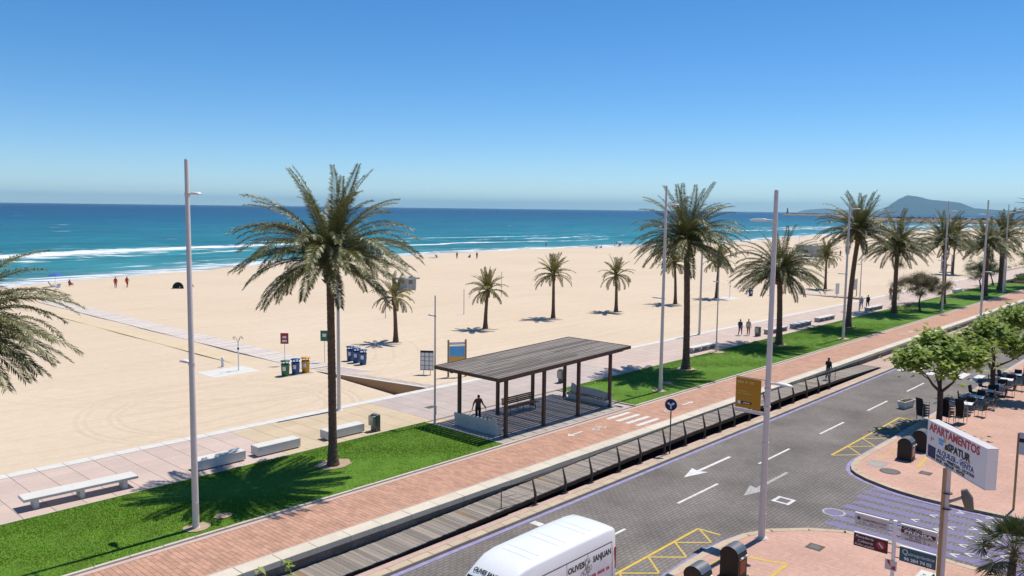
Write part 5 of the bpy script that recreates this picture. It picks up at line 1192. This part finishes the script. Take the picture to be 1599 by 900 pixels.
for sy in (-1,1):
    q = MB(); q.add([(1.55,sy*1.012,1.2),(2.55,sy*1.012,1.2),(2.55,sy*.978,1.92),(1.95,sy*.965,1.87),(1.55,sy*.985,1.45)], [(0,1,2,3,4)] if sy < 0 else [(4,3,2,1,0)]); q.build('side_window', M['glass'], vn)
    q = MB(); q.bev((1.35,sy*1.05 if sy > 0 else -1.32,1.25),(1.48,1.32 if sy > 0 else -1.05,1.68), .03); o = q.build('mirror', M['van'], vn); q = MB(); q.box((1.482,sy*1.08 if sy > 0 else -1.29,1.3),(1.49,1.29 if sy > 0 else -1.08,1.64)); q.build('mirror_glass', M['tan'], o)
    for x in (1.2,5.6):
        q = MB(); q.extr([(x+.36*math.cos(a),.36+.36*math.sin(a)) for a in np.linspace(0,2*math.pi,22)[:-1]], 'y', sy*.82, sy*1.015); o = q.build('wheel', M['tyre'], vn); q = MB(); q.extr([(x+.21*math.cos(a),.36+.21*math.sin(a)) for a in np.linspace(0,2*math.pi,18)[:-1]], 'y', sy*1.0, sy*1.022); q.build('rim', M['bin_lid'], o)
    q = MB(); q.box((7.02,min(sy*.84,sy*.99),1.0),(7.10,max(sy*.84,sy*.99),1.75)); q.build('tail_lamp', M['redlamp'], vn)
    def sidey(z): return sy*(1.0-(z-1.25)*.044+.012)
    q = MB()
    for (x0, x1, z0, z1) in ((2.75,6.85,1.98,2.02),(2.75,6.85,.55,.6)): q.add([(x0,sidey(z0),z0),(x1,sidey(z0),z0),(x1,sidey(z1),z1),(x0,sidey(z1),z1)], [(0,1,2,3)] if sy < 0 else [(3,2,1,0)])
    for x in (2.7,4.4,5.5,6.85): q.add([(x,sidey(.6),.6),(x+.02,sidey(.6),.6),(x+.02,sidey(2.0),2.0),(x,sidey(2.0),2.0)], [(0,1,2,3)] if sy < 0 else [(3,2,1,0)])
    q.build('panel_seams', M['vangroove'], vn)
    upv_ = Vector((0,-sy*.044,1)).normalized(); rv_ = Vector((1 if sy < 0 else -1,0,0))
    xo = (lambda a: a) if sy < 0 else (lambda a: 2.75+6.75-a)
    text('OLIVES', .27, M['txt_black'], vn, (xo(4.45),sidey(1.62),1.62), rv_, upv_, .85, bold=.008, off=.008); text('SANJUAN', .27, M['txt_black'], vn, (xo(5.78),sidey(1.62),1.62), rv_, upv_, 1.0, bold=.008, off=.008)
    marks(vn, (xo(5.2),sidey(1.12),1.12), rv_, upv_, 1.5, .10, 16, M['txt_red'], .008, 9)
    q = MB(); o_ = Vector((xo(5.35),sidey(1.45),1.45))
    for cx, cy, r_ in ((0,-.02,.09),(.17,0,.09),(.3,.05,.07),(-.16,-.06,.07)):
        nn = 14; c_ = [o_+rv_*(cx+rr2*math.cos(2*math.pi*j/nn))+upv_*(cy+rr2*1.2*math.sin(2*math.pi*j/nn))+rv_.cross(upv_)*.008 for rr2 in (r_, r_*.78) for j in range(nn)]; q.add(c_, [(j,(j+1)%nn,nn+(j+1)%nn,nn+j) for j in range(nn)])
    for a, b in (((.05,.06),(-.02,.42)),((.08,.06),(.26,.4)),((.0,.2),(-.14,.34)),((.03,.3),(.12,.42)),((.16,.22),(.3,.28))):
        a2 = o_+rv_*a[0]+upv_*a[1]; b2 = o_+rv_*b[0]+upv_*b[1]; t_ = (b2-a2).normalized(); w2 = t_.cross(rv_.cross(upv_))*.018; off3 = rv_.cross(upv_)*.008; q.add([a2-w2*.5+off3,b2-w2*.3+off3,b2+w2*.3+off3,a2+w2*.5+off3,(a2+b2)/2-w2*1.6+off3,(a2+b2)/2+w2*1.6+off3], [(0,4,1,2,5,3)])
    q.build('olive_branch_emblem', M['txt_grey'], vn)
fv = Vector((.70,0,.45)).normalized()
text('OLIVES SANJUAN', .2, M['txt_black'], vn, (1.84,.66,2.125), (0,-1,0), (.84,0,.54), 1.3, bold=.006, off=.02)
q = MB(); q.box((7.13,-.8,.35),(7.22,.8,.55)); q.build('rear_bumper', M['txt_grey'], vn); q = MB(); q.box((7.131,-.3,.85),(7.14,.3,.97)); q.build('number_plate', M['signwhite'], vn)
# ================================================================== PEOPLE
def person(loc, rz, label, h=1.70, top='c_black', leg='c_black', skin='skin', hair='hair', shoe='c_black', pose='stand', sleeve=True, bare_leg=False, group=None, detail=True, extra=None, longhair=False):
    t = thing('person', loc, rz, label, 'person', group)
    J = {'pel':(0,0,.93,.135,.105),'spi':(0,.0,1.13,.125,.095),'che':(0,.0,1.32,.15,.105),'nek':(0,.005,1.465,.052,.052),'hd0':(0,.02,1.54,.07,.08),'hd1':(0,.025,1.62,.078,.095),'hd2':(0,.02,1.685,.055,.07)}
    for s, sx in (('L',1),('R',-1)):
        J.update({'sh'+s:(sx*.175,0,1.40,.062,.06),'el'+s:(sx*.235,-.03,1.13,.043,.043),'wr'+s:(sx*.25,.06,.90,.028,.028),'pa'+s:(sx*.25,.08,.83,.036,.02),
                  'hi'+s:(sx*.095,0,.87,.088,.09),'kn'+s:(sx*.10,.015,.49,.058,.06),'an'+s:(sx*.10,-.02,.09,.037,.042),'to'+s:(sx*.115,.14,.035,.04,.028)})
    def mv(k, x=0, y=0, z=0): a = J[k]; J[k] = (a[0]+x,a[1]+y,a[2]+z,a[3],a[4])
    if pose == 'walk':
        mv('knL',0,.17,.03); mv('anL',0,.24,.02); mv('toL',0,.24,.03); mv('knR',0,.02,0); mv('anR',0,-.27,.06); mv('toR',0,-.25,.0)
        mv('elL',0,-.06,.0); mv('wrL',0,-.12,.02); mv('paL',0,-.14,.02); mv('elR',0,.08,.0); mv('wrR',0,.16,.03); mv('paR',0,.18,.03)
    if pose == 'poles':
        for s, sx in (('L',1),('R',-1)): mv('el'+s,sx*.06,.02,.0); mv('wr'+s,sx*.13,.12,.08); mv('pa'+s,sx*.16,.14,.07)
        for k in ('che','nek','hd0','hd1','hd2','shL','shR'): mv(k,0,.05,0)
        for k in ('hd0','hd1','hd2'): mv(k,0,.05,-.02)
    if pose == 'phone':
        mv('wrR',.12,.20,.32); mv('paR',.14,.22,.38); mv('elR',.0,.06,.02); mv('knL',0,.1,.02); mv('anL',0,.12,0); mv('toL',0,.12,0); mv('anR',0,-.12,.03); mv('toR',0,-.12,.0)
    if pose == 'sit':
        dz = -.72
        for k in J: mv(k,0,0,dz)
        for s, sx in (('L',1),('R',-1)):
            J['kn'+s] = (sx*.14,.42,.42,.058,.06); J['an'+s] = (sx*.13,.62,.07,.037,.042); J['to'+s] = (sx*.14,.76,.05,.04,.028)
            J['el'+s] = (sx*.26,.02,.42,.043,.043); J['wr'+s] = (sx*.2,.24,.42,.028,.028); J['pa'+s] = (sx*.18,.32,.42,.036,.02)
    if pose == 'lie':
        for k, a in list(J.items()): J[k] = (a[0], a[2]-.9, .13+(a[1])*.4+(.12 if k[:2] in('hd','ne') else 0), a[3], a[4])
    B = [('pel','spi','T'),('spi','che','T'),('che','nek','N'),('nek','hd0','H'),('hd0','hd1','H'),('hd1','hd2','H')]
    for s in 'LR': B += [('che','sh'+s,'T'),('sh'+s,'el'+s,'U'),('el'+s,'wr'+s,'A'),('wr'+s,'pa'+s,'P'),('pel','hi'+s,'L'),('hi'+s,'kn'+s,'L'),('kn'+s,'an'+s,'C'),('an'+s,'to'+s,'F')]
    if detail:
        for s, sx in (('L',1),('R',-1)):
            p = Vector(J['pa'+s][:3]); w_ = Vector(J['wr'+s][:3]); d = (p-w_).normalized(); sd = Vector((0,1,0))-d*d.y; sd = sd.normalized() if sd.length > .1 else Vector((1,0,0))
            for k, (o_, l_) in enumerate(((-.03,.055),(-.01,.07),(.01,.075),(.03,.062))):
                a = p+sd*o_+d*.03; m_ = a+d*l_*.5; e = a+d*l_+Vector((-sx*.02,0,0)); J['f%d%s' % (k,s)] = (*m_,.0095,.0095); J['g%d%s' % (k,s)] = (*e,.008,.008); B += [('pa'+s,'f%d%s' % (k,s),'P'),('f%d%s' % (k,s),'g%d%s' % (k,s),'P')]
            th = w_.lerp(p,.5)+sd*.045; J['th'+s] = (*th,.011,.011); J['tt'+s] = (*(th+d*.045+sd*.01),.009,.009); B += [('wr'+s,'th'+s,'P'),('th'+s,'tt'+s,'P')]
    nm = list(J); ix = {k:i for i,k in enumerate(nm)}; sc_ = h/1.75
    me = bpy.data.meshes.new('body'); me.from_pydata([tuple(c*sc_ for c in J[k][:3]) for k in nm], [(ix[a],ix[b]) for a,b,_ in B], [])
    o = bpy.data.objects.new('body', me); COL.objects.link(o); md = o.modifiers.new('s', 'SKIN'); md.use_smooth_shade = True
    for i, k in enumerate(nm):
        sv = me.skin_vertices[0].data[i]; fat = 1.0 if k[:2] in ('hd','pa') or k[0] in 'fgt' else 1.28; sv.radius = (J[k][3]*sc_*fat, J[k][4]*sc_*fat); sv.use_root = (k == 'pel')
    o.modifiers.new('b', 'SUBSURF').levels = 1
    dg = bpy.context.evaluated_depsgraph_get(); dg.update(); m2 = bpy.data.meshes.new_from_object(o.evaluated_get(dg)); bpy.data.objects.remove(o)
    mats = [M[top], M[leg], M[skin], M[shoe]]; m2.materials.clear(); [m2.materials.append(x) for x in mats]
    segs = [(Vector(J[a][:3])*sc_, Vector(J[b][:3])*sc_, c) for a,b,c in B]; cm = {'T':0,'N':0,'U':0,'A':0 if sleeve else 2,'P':2,'H':2,'L':1,'C':2 if bare_leg else 1,'F':3}
    for p in m2.polygons:
        c = p.center; best = None
        for a, b, k in segs:
            ab = b-a; u = max(0, min(1, (c-a).dot(ab)/max(1e-9, ab.length_squared))); d = (c-(a+ab*u)).length
            if best is None or d < best[0]: best = (d, k, u)
        k = best[1]
        p.material_index = cm[k] if not (k == 'N' and best[2] > .55) else 2
        p.use_smooth = True
    link('body', m2, t)
    q = MB(); hc = Vector(J['hd1'][:3])*sc_; up_ = Vector((0,0,1)) if pose != 'lie' else Vector((0,1,0))
    q.ball(hc+up_*.03*sc_-Vector((0,.022,0))*sc_, (.092*sc_,.108*sc_,.098*sc_), 10)
    if longhair: q.ball(hc-Vector((0,.06,.09))*sc_, (.07*sc_,.06*sc_,.13*sc_), 8)
    q.build('hair', M[hair], t)
    if detail:
        q = MB(); f = Vector(J['hd1'][:3])*sc_+Vector((0,.095,-.03))*sc_; q.add([f+Vector((-.012,0,.02)),f+Vector((.012,0,.02)),f+Vector((0,.022,-.012)),f+Vector((-.014,0,-.015)),f+Vector((.014,0,-.015))], [(0,2,1),(0,3,2),(1,2,4),(3,4,2)]); q.build('nose', M[skin], t)
        q = MB(); [q.ball(f+Vector((sx*.03,-.004,.03)), .008, 6) for sx in (-1,1)]; q.build('eyes', M['txt_black'], t); q = MB(); q.box(tuple(f+Vector((-.022,-.012,-.045))), tuple(f+Vector((.022,.0,-.036)))); q.build('mouth', M['redcloth'], t)
    return t
# rz = 0 faces +Y (the sea)
person((33.15,32.95,.02), R(150), 'person in dark clothes standing under the left end of the shelter', 1.68, 'c_brown','c_black','skin','hair','c_black','poles',sleeve=False)
for sx, lb in ((1,'thin walking pole in the right-hand side grip of the shelter walker'),(-1,'thin walking pole in the left-hand side grip of the shelter walker')):
    t = thing('walking_pole', (33.15,32.95,.02), R(150), lb, 'walking pole'); q = MB(); q.tube([(sx*.40,.22,.93),(sx*.62,-.35,0.0)], .011, 6); q.build('shaft', M['bin_lid'], t); q = MB(); q.tube([(sx*.385,.26,1.0),(sx*.40,.21,.9)], .018, 6); q.build('grip', M['black'], t)
person((61.9,23.65,deckz(61.9)), R(-95), 'person in a dark jacket walking on the timber footway', 1.72, 'c_black','c_grey','skin','hair','c_white','phone',longhair=True)
person((75.9,38.1,0), R(-80), 'stroller in dark blue top and shorts, left of the couple', 1.66, 'c_navy','c_denim','skin','hair','c_black','walk',bare_leg=True,sleeve=False)
person((76.5,37.5,0), R(-85), 'stroller in cream top and tan trousers, right of the couple', 1.70, 'c_cream','c_tan','skin','hair_grey','c_white','stand')
person((109.4,37.9,0), R(95), 'walker in a lilac jacket by the far grey bench', 1.62, 'c_lilac','c_grey','skin','hair','c_black','walk')
person((110.9,37.6,0), R(90), 'walker in black by the far grey bench', 1.72, 'c_black','c_black','skin','hair','c_black','walk')
person((126.2,39.6,0), R(80), 'walker in brown beside the broad palm trunk', 1.75, 'c_brown','c_grey','skin','hair','c_black','stand')
far = 'people far off on the beach'
person((49.0,125.0,0), R(170), 'beach walker wrapped in red, left of the two near the water', 1.66, 'c_red','c_red','skin_tan','hair','skin_tan','stand',bare_leg=True,detail=False,group=far)
person((50.5,124.6,0), R(190), 'tanned beach walker in a red swimsuit, right of the two near the water', 1.68, 'c_red','c_red','skin_tan','hair','skin_tan','walk',sleeve=False,bare_leg=True,detail=False,group=far)
person((45.2,132.5,0), R(-60), 'sunbather lying beside the blue parasol', 1.7, 'skin_tan','c_red','skin_tan','hair','skin_tan','sit',sleeve=False,bare_leg=True,detail=False,group=far)
person((57.6,119.2,0), R(-70), 'person in black sitting low on the sand behind the left lamp post', 1.7, 'c_black','c_black','skin','hair','c_black','sit',detail=False,group=far)
for i, (x, y, rz_d, ps_, tp_, lg_, lb) in enumerate(((93.5,158.5,0,'sit','c_black','c_black','dark figure sitting at the waterline left of the near palm fronds'),(96.5,158.3,40,'sit','c_grey','c_black','second dark figure sitting at the waterline by the near palm fronds'),
    (139.5,146.5,90,'stand','c_black','c_navy','figure in black standing on the sand left of centre'),(143.5,143.5,-90,'stand','c_black','c_black','figure in black standing right of the other one, left of centre'),(144.5,147.0,0,'sit','c_brown','c_navy','small brown-clad figure between the two in black'),
    (204,172,0,'walk','c_grey','skin_tan','lone figure standing at the waterline above the second young palm'),(213,158,40,'sit','c_black','c_black','dark pair of loungers sitter at the waterline'),(216,158.5,10,'sit','c_black','c_black','second dark sitter beside the loungers at the waterline'),
    (235,166,30,'stand','c_navy','c_grey','figure standing among the group by the pale parasol'),(232,162.5,0,'sit','c_grey','c_grey','figure sitting in front of the group by the pale parasol'),(205,121,90,'walk','c_brown','c_denim','lone walker on the sand behind the slim young palm'),
    (262,148,0,'lie','skin_tan','c_black','sunbather lying on the sand right of the pale parasols'),(303,168,20,'stand','c_black','c_navy','figure standing by the water left of the dense palm crown'),(306,167,200,'sit','c_brown','c_navy','figure sitting by the water left of the dense palm crown'),
    (200,104,60,'walk','c_brown','c_black','dark-clad walker left of the short bushy palm crown'),(204,104.5,75,'walk','c_red','c_black','red-shirted walker left of the short bushy palm crown'),(214,106,75,'walk','c_tan','c_tan','tan-clad walker near the bushy palm crown'),
    (236.5,91,80,'stand','c_navy','c_navy','figure in navy right of the beach hut'),(239.5,89.7,80,'stand','c_denim','c_navy','figure in denim right of the beach hut'),(222,87.5,0,'stand','c_lilac','c_grey','figure in lilac at the beach hut corner'))):
    person((x,y,-.06), R(rz_d), lb, 1.72, tp_, lg_, 'skin_tan', 'hair', 'skin_tan', ps_, detail=False, group=far)
R_ = random.Random(44)
for i in range(22):
    x = R_.uniform(330, 820); y = float(shore(x))-R_.uniform(8, 90)
    pz = R_.choice(('stand','walk','sit')); ct = R_.choice(('c_black','c_navy','c_red','c_grey','c_brown','c_lilac'))
    person((x,y,-.06), R_.uniform(0,6), 'tiny distant bather in %s, %s on the crowded far beach' % (ct[2:], dict(stand='standing', walk='walking', sit='sitting')[pz]), 1.72, ct, R_.choice(('c_black','c_navy')), 'skin_tan', 'hair', 'skin_tan', pz, detail=False, group='tiny bathers on the far beach')
# ================================================================== BEACH THINGS
def parasol(x, y, m_, lb, tilt=.15, r=1.0, h=2.0):
    t = thing('parasol', (x,y,-.1), 0, lb, 'parasol', 'beach parasols'); q = MB(); q.tube([(0,0,0),(tilt,0,h+.05)], .022, 6); q.build('pole', M['lamp'], t)
    q = MB(); n = 10; c = Vector((tilt,0,h+.08)); ring = [c+Vector((r*math.cos(2*math.pi*j/n), r*math.sin(2*math.pi*j/n), -.38-.2*math.cos(2*math.pi*j/n)*tilt*3)) for j in range(n)]; mid_ = [c+Vector((.55*r*math.cos(2*math.pi*j/n), .55*r*math.sin(2*math.pi*j/n), -.13)) for j in range(n)]
    q.add([c]+mid_+ring, [(0,1+j,1+(j+1)%n) for j in range(n)]+[(1+j,1+n+j,1+n+(j+1)%n,1+(j+1)%n) for j in range(n)], 0); q.build('canopy', m_, t)
parasol(43.6,133.8,M['parasol_blue'],'blue parasol at the left water edge',.1,1.15,1.9)
for x, y, lb in ((137.0,152,'pale parasol at the waterline left of the two figures in black'),(233.5,163.5,'pale parasol in the group right of the second young palm'),(258,167.5,'left of the pair of pale parasols near the water'),(262,168.5,'right of the pair of pale parasols near the water')): parasol(x, y, M['parasol_pale'], lb, .15, 1.3, 1.7)
def lounger(x, y, rz, m_, lb):
    t = thing('beach_chair', (x,y,-.05), rz, lb, 'beach chair', 'low chairs on the sand'); q = MB(); q.add([(-.28,-.3,.22),(.28,-.3,.22),(.28,.25,.18),(-.28,.25,.18),(-.28,.6,.78),(.28,.6,.78)], [(0,1,2,3),(3,2,5,4)]); q.build('sling', m_, t)
    q = MB(); [q.tube([(s*.29,-.35,0),(s*.29,.3,.4),(s*.29,.62,.8)], .016, 6) for s in (-1,1)]; [q.tube([(s*.29,.4,0),(s*.29,-.25,.42)], .016, 6) for s in (-1,1)]; q.build('frame', M['lamp'], t)
lounger(43.0,133.0,R(60),M['black'],'dark beach chair under the blue parasol'); lounger(42.2,128.6,R(-40),M['parasol_pale'],'pale blue beach chair beside the left palm fronds')
bt_ = thing('beach_tent', (56.2,119.9,-.05), R(-35), 'small dark beach tent on the sand left of the lamp post', 'tent')
q = MB(); ring_ = [[(0.8*math.cos(a)*s, y_, .95*math.sin(a)*s) for a in np.linspace(0, math.pi, 9)] for y_, s in ((-.7,1.0),(0,.92),(.6,.55),(.85,.1))]
q.add([p for rr_ in ring_ for p in rr_], [(i*9+j,i*9+j+1,(i+1)*9+j+1,(i+1)*9+j) for i in range(3) for j in range(8)], 0, True); q.build('shell', M['c_grey'], bt_)
q = MB(); q.add([(-.95,-.72,.02),(.95,-.72,.02),(.9,-1.5,.02),(-.9,-1.5,.02)], [(0,3,2,1)]); q.build('groundsheet', M['black'], bt_)
for k, (x, y) in enumerate(((137.5,151.5),(214,159.2),(231,163.5),(236,165),(259,167),(263.5,168))): lounger(x, y, R(40*k), M['black'] if k % 2 else M['parasol_pale'], ('dark low chair under the left pale parasol','pale low chair among the dark sitters at the waterline','dark low chair left in the parasol group','pale low chair right in the parasol group','dark low chair under the pair of pale parasols','pale low chair right of the pair of pale parasols')[k] if k % 2 == 0 else ('pale low chair among the dark sitters at the waterline','pale low chair right in the parasol group','pale low chair right of the pair of pale parasols')[k//2])
def hut(x, y, rz, w, d, h, lb):
    t = thing('beach_hut', (x,y,-.05), rz, lb, 'hut'); q = MB(); q.box((-w/2,-d/2,0),(w/2,d/2,h)); q.build('wall', M['hut'], t); q = MB(); q.box((-w/2-.4,-d/2-.4,h),(w/2+.4,d/2+.4,h+.25)); q.build('roof', M['hutroof'], t)
    q = MB(); q.box((-w*.3,-d/2-.03,1.0),(w*.1,-d/2-.005,2.2)); q.build('hatch', M['bin_grey'], t); q = MB(); q.box((w*.22,-d/2-.03,0),(w*.4,-d/2-.005,2.1)); q.build('door', M['hutroof'], t); q = MB(); q.box((-w/2-.03,-d*.2,1.1),(-w/2-.005,d*.2,2.0)); q.build('window', M['glass'], t)
hut(229,93.5,R(-15),7.5,6.0,3.1,'white beach hut behind the short bushy palm'); hut(80,95,R(10),2.2,1.8,1.7,'small pale hut half hidden behind the nearest young palm')
for x, y, lb in ((229,88,'low pink kayak on the sand right of the beach hut'),):
    t = thing('kayak', (232,90.8,0), R(30), lb, 'kayak'); q = MB(); q.tube([(-1.6,0,.25),(-.9,0,.17),(0,0,.15),(.9,0,.17),(1.6,0,.25)], [.04,.24,.3,.24,.04], 8); q.build('hull', M['c_pink'], t); q = MB(); q.tube([(-.4,0,.44),(.4,0,.44)], .1, 8); q.build('cockpit', M['black'], t)
for x, y, h, lb in ((232,99,5.5,'thin white flagpole behind the beach hut'),(241,92,4.5,'thin white pole right of the beach hut')):
    t = thing('flagpole', (x,y,0), 0, lb, 'pole', 'thin poles by the beach hut'); q = MB(); q.tube([(0,0,0),(0,0,h)], .05, 6); q.build('pole', M['lamp'], t); q = MB(); q.ball((0,0,h), .08, 6); q.build('finial', M['lamp'], t)
# playground on the sand far right
pg = thing('playground_frame', (194,49.5,0), R(20), 'blue and orange climbing frame with slides on the far sand', 'playground')
for x in (-2.2,0,2.2):
    for y in (-1,1): q = MB(); q.tube([(x,y,0),(x,y,3.6)], .08, 8); q.build('post', M['blue_bin'], pg)
q = MB(); q.box((-2.3,-1.1,1.5),(.1,1.1,1.6)); q.build('platform', M['yellow_bin'], pg); q = MB(); q.box((-2.2,-1.08,1.6),(0,-1.02,2.4)); q.build('side_panel', M['yellow_bin'], pg); q = MB(); q.box((.1,-1.06,1.2),(2.2,-1.0,2.2)); q.build('side_panel', M['blue_bin'], pg)
q = MB(); q.add([(-2.5,-1.3,3.2),(.3,-1.3,3.2),(.3,0,4.2),(-2.5,0,4.2),(-2.5,1.3,3.2),(.3,1.3,3.2)], [(0,1,2,3),(3,2,5,4)]); q.build('roof', M['c_navy'], pg)
q = MB(); q.add([(2.2,-.4,1.6),(2.2,.4,1.6),(5.2,.4,.2),(5.2,-.4,.2),(2.2,-.4,1.45),(2.2,.4,1.45),(5.2,.4,.05),(5.2,-.4,.05)], [(0,3,2,1),(4,5,6,7),(0,4,7,3),(1,2,6,5),(3,7,6,2),(0,1,5,4)]); q.build('slide', M['hut'], pg)
# sailing boat on the horizon
def sail(x, y, h, lb):
    t = thing('sailing_boat', (x,y,-.5), R(70), lb, 'boat', 'sailing boats far out at sea'); q = MB(); L_ = h*.75; q.add([(-L_/2,-.12*L_,.9),(L_*.3,-.13*L_,.9),(L_/2,0,1.1),(L_*.3,.13*L_,.9),(-L_/2,.12*L_,.9),(-L_*.45,-.08*L_,0),(L_*.3,-.06*L_,0),(L_*.3,.06*L_,0),(-L_*.45,.08*L_,0)], [(0,1,2,3,4),(0,5,6,1),(1,6,2),(2,6,7),(2,7,3),(3,7,8,4),(4,8,5,0),(5,8,7,6)]); q.build('hull', M['lamp'], t)
    q = MB(); q.tube([(0,0,.9),(0,0,h)], .12, 6); q.build('mast', M['pole'], t); q = MB(); q.add([(-.2,.05,1.8),(-L_*.45,.3,1.8),(-.2,.05,h*.97),(-.2,.09,1.8),(-L_*.45,.34,1.8)], [(0,1,2),(3,2,4)]); q.build('mainsail', M['lamp'], t); q = MB(); q.add([(.25,0,1.6),(L_*.46,0,1.3),(.15,0,h*.85),(.25,.3,1.7)], [(0,3,2),(3,1,2)]); q.build('foresail', M['lamp'], t)
sail(1000,2350,14,'tiny white sailing boat on the horizon at the far left'); sail(2350,2240,16,'tiny sailing boat on the horizon above the two middle young palms')
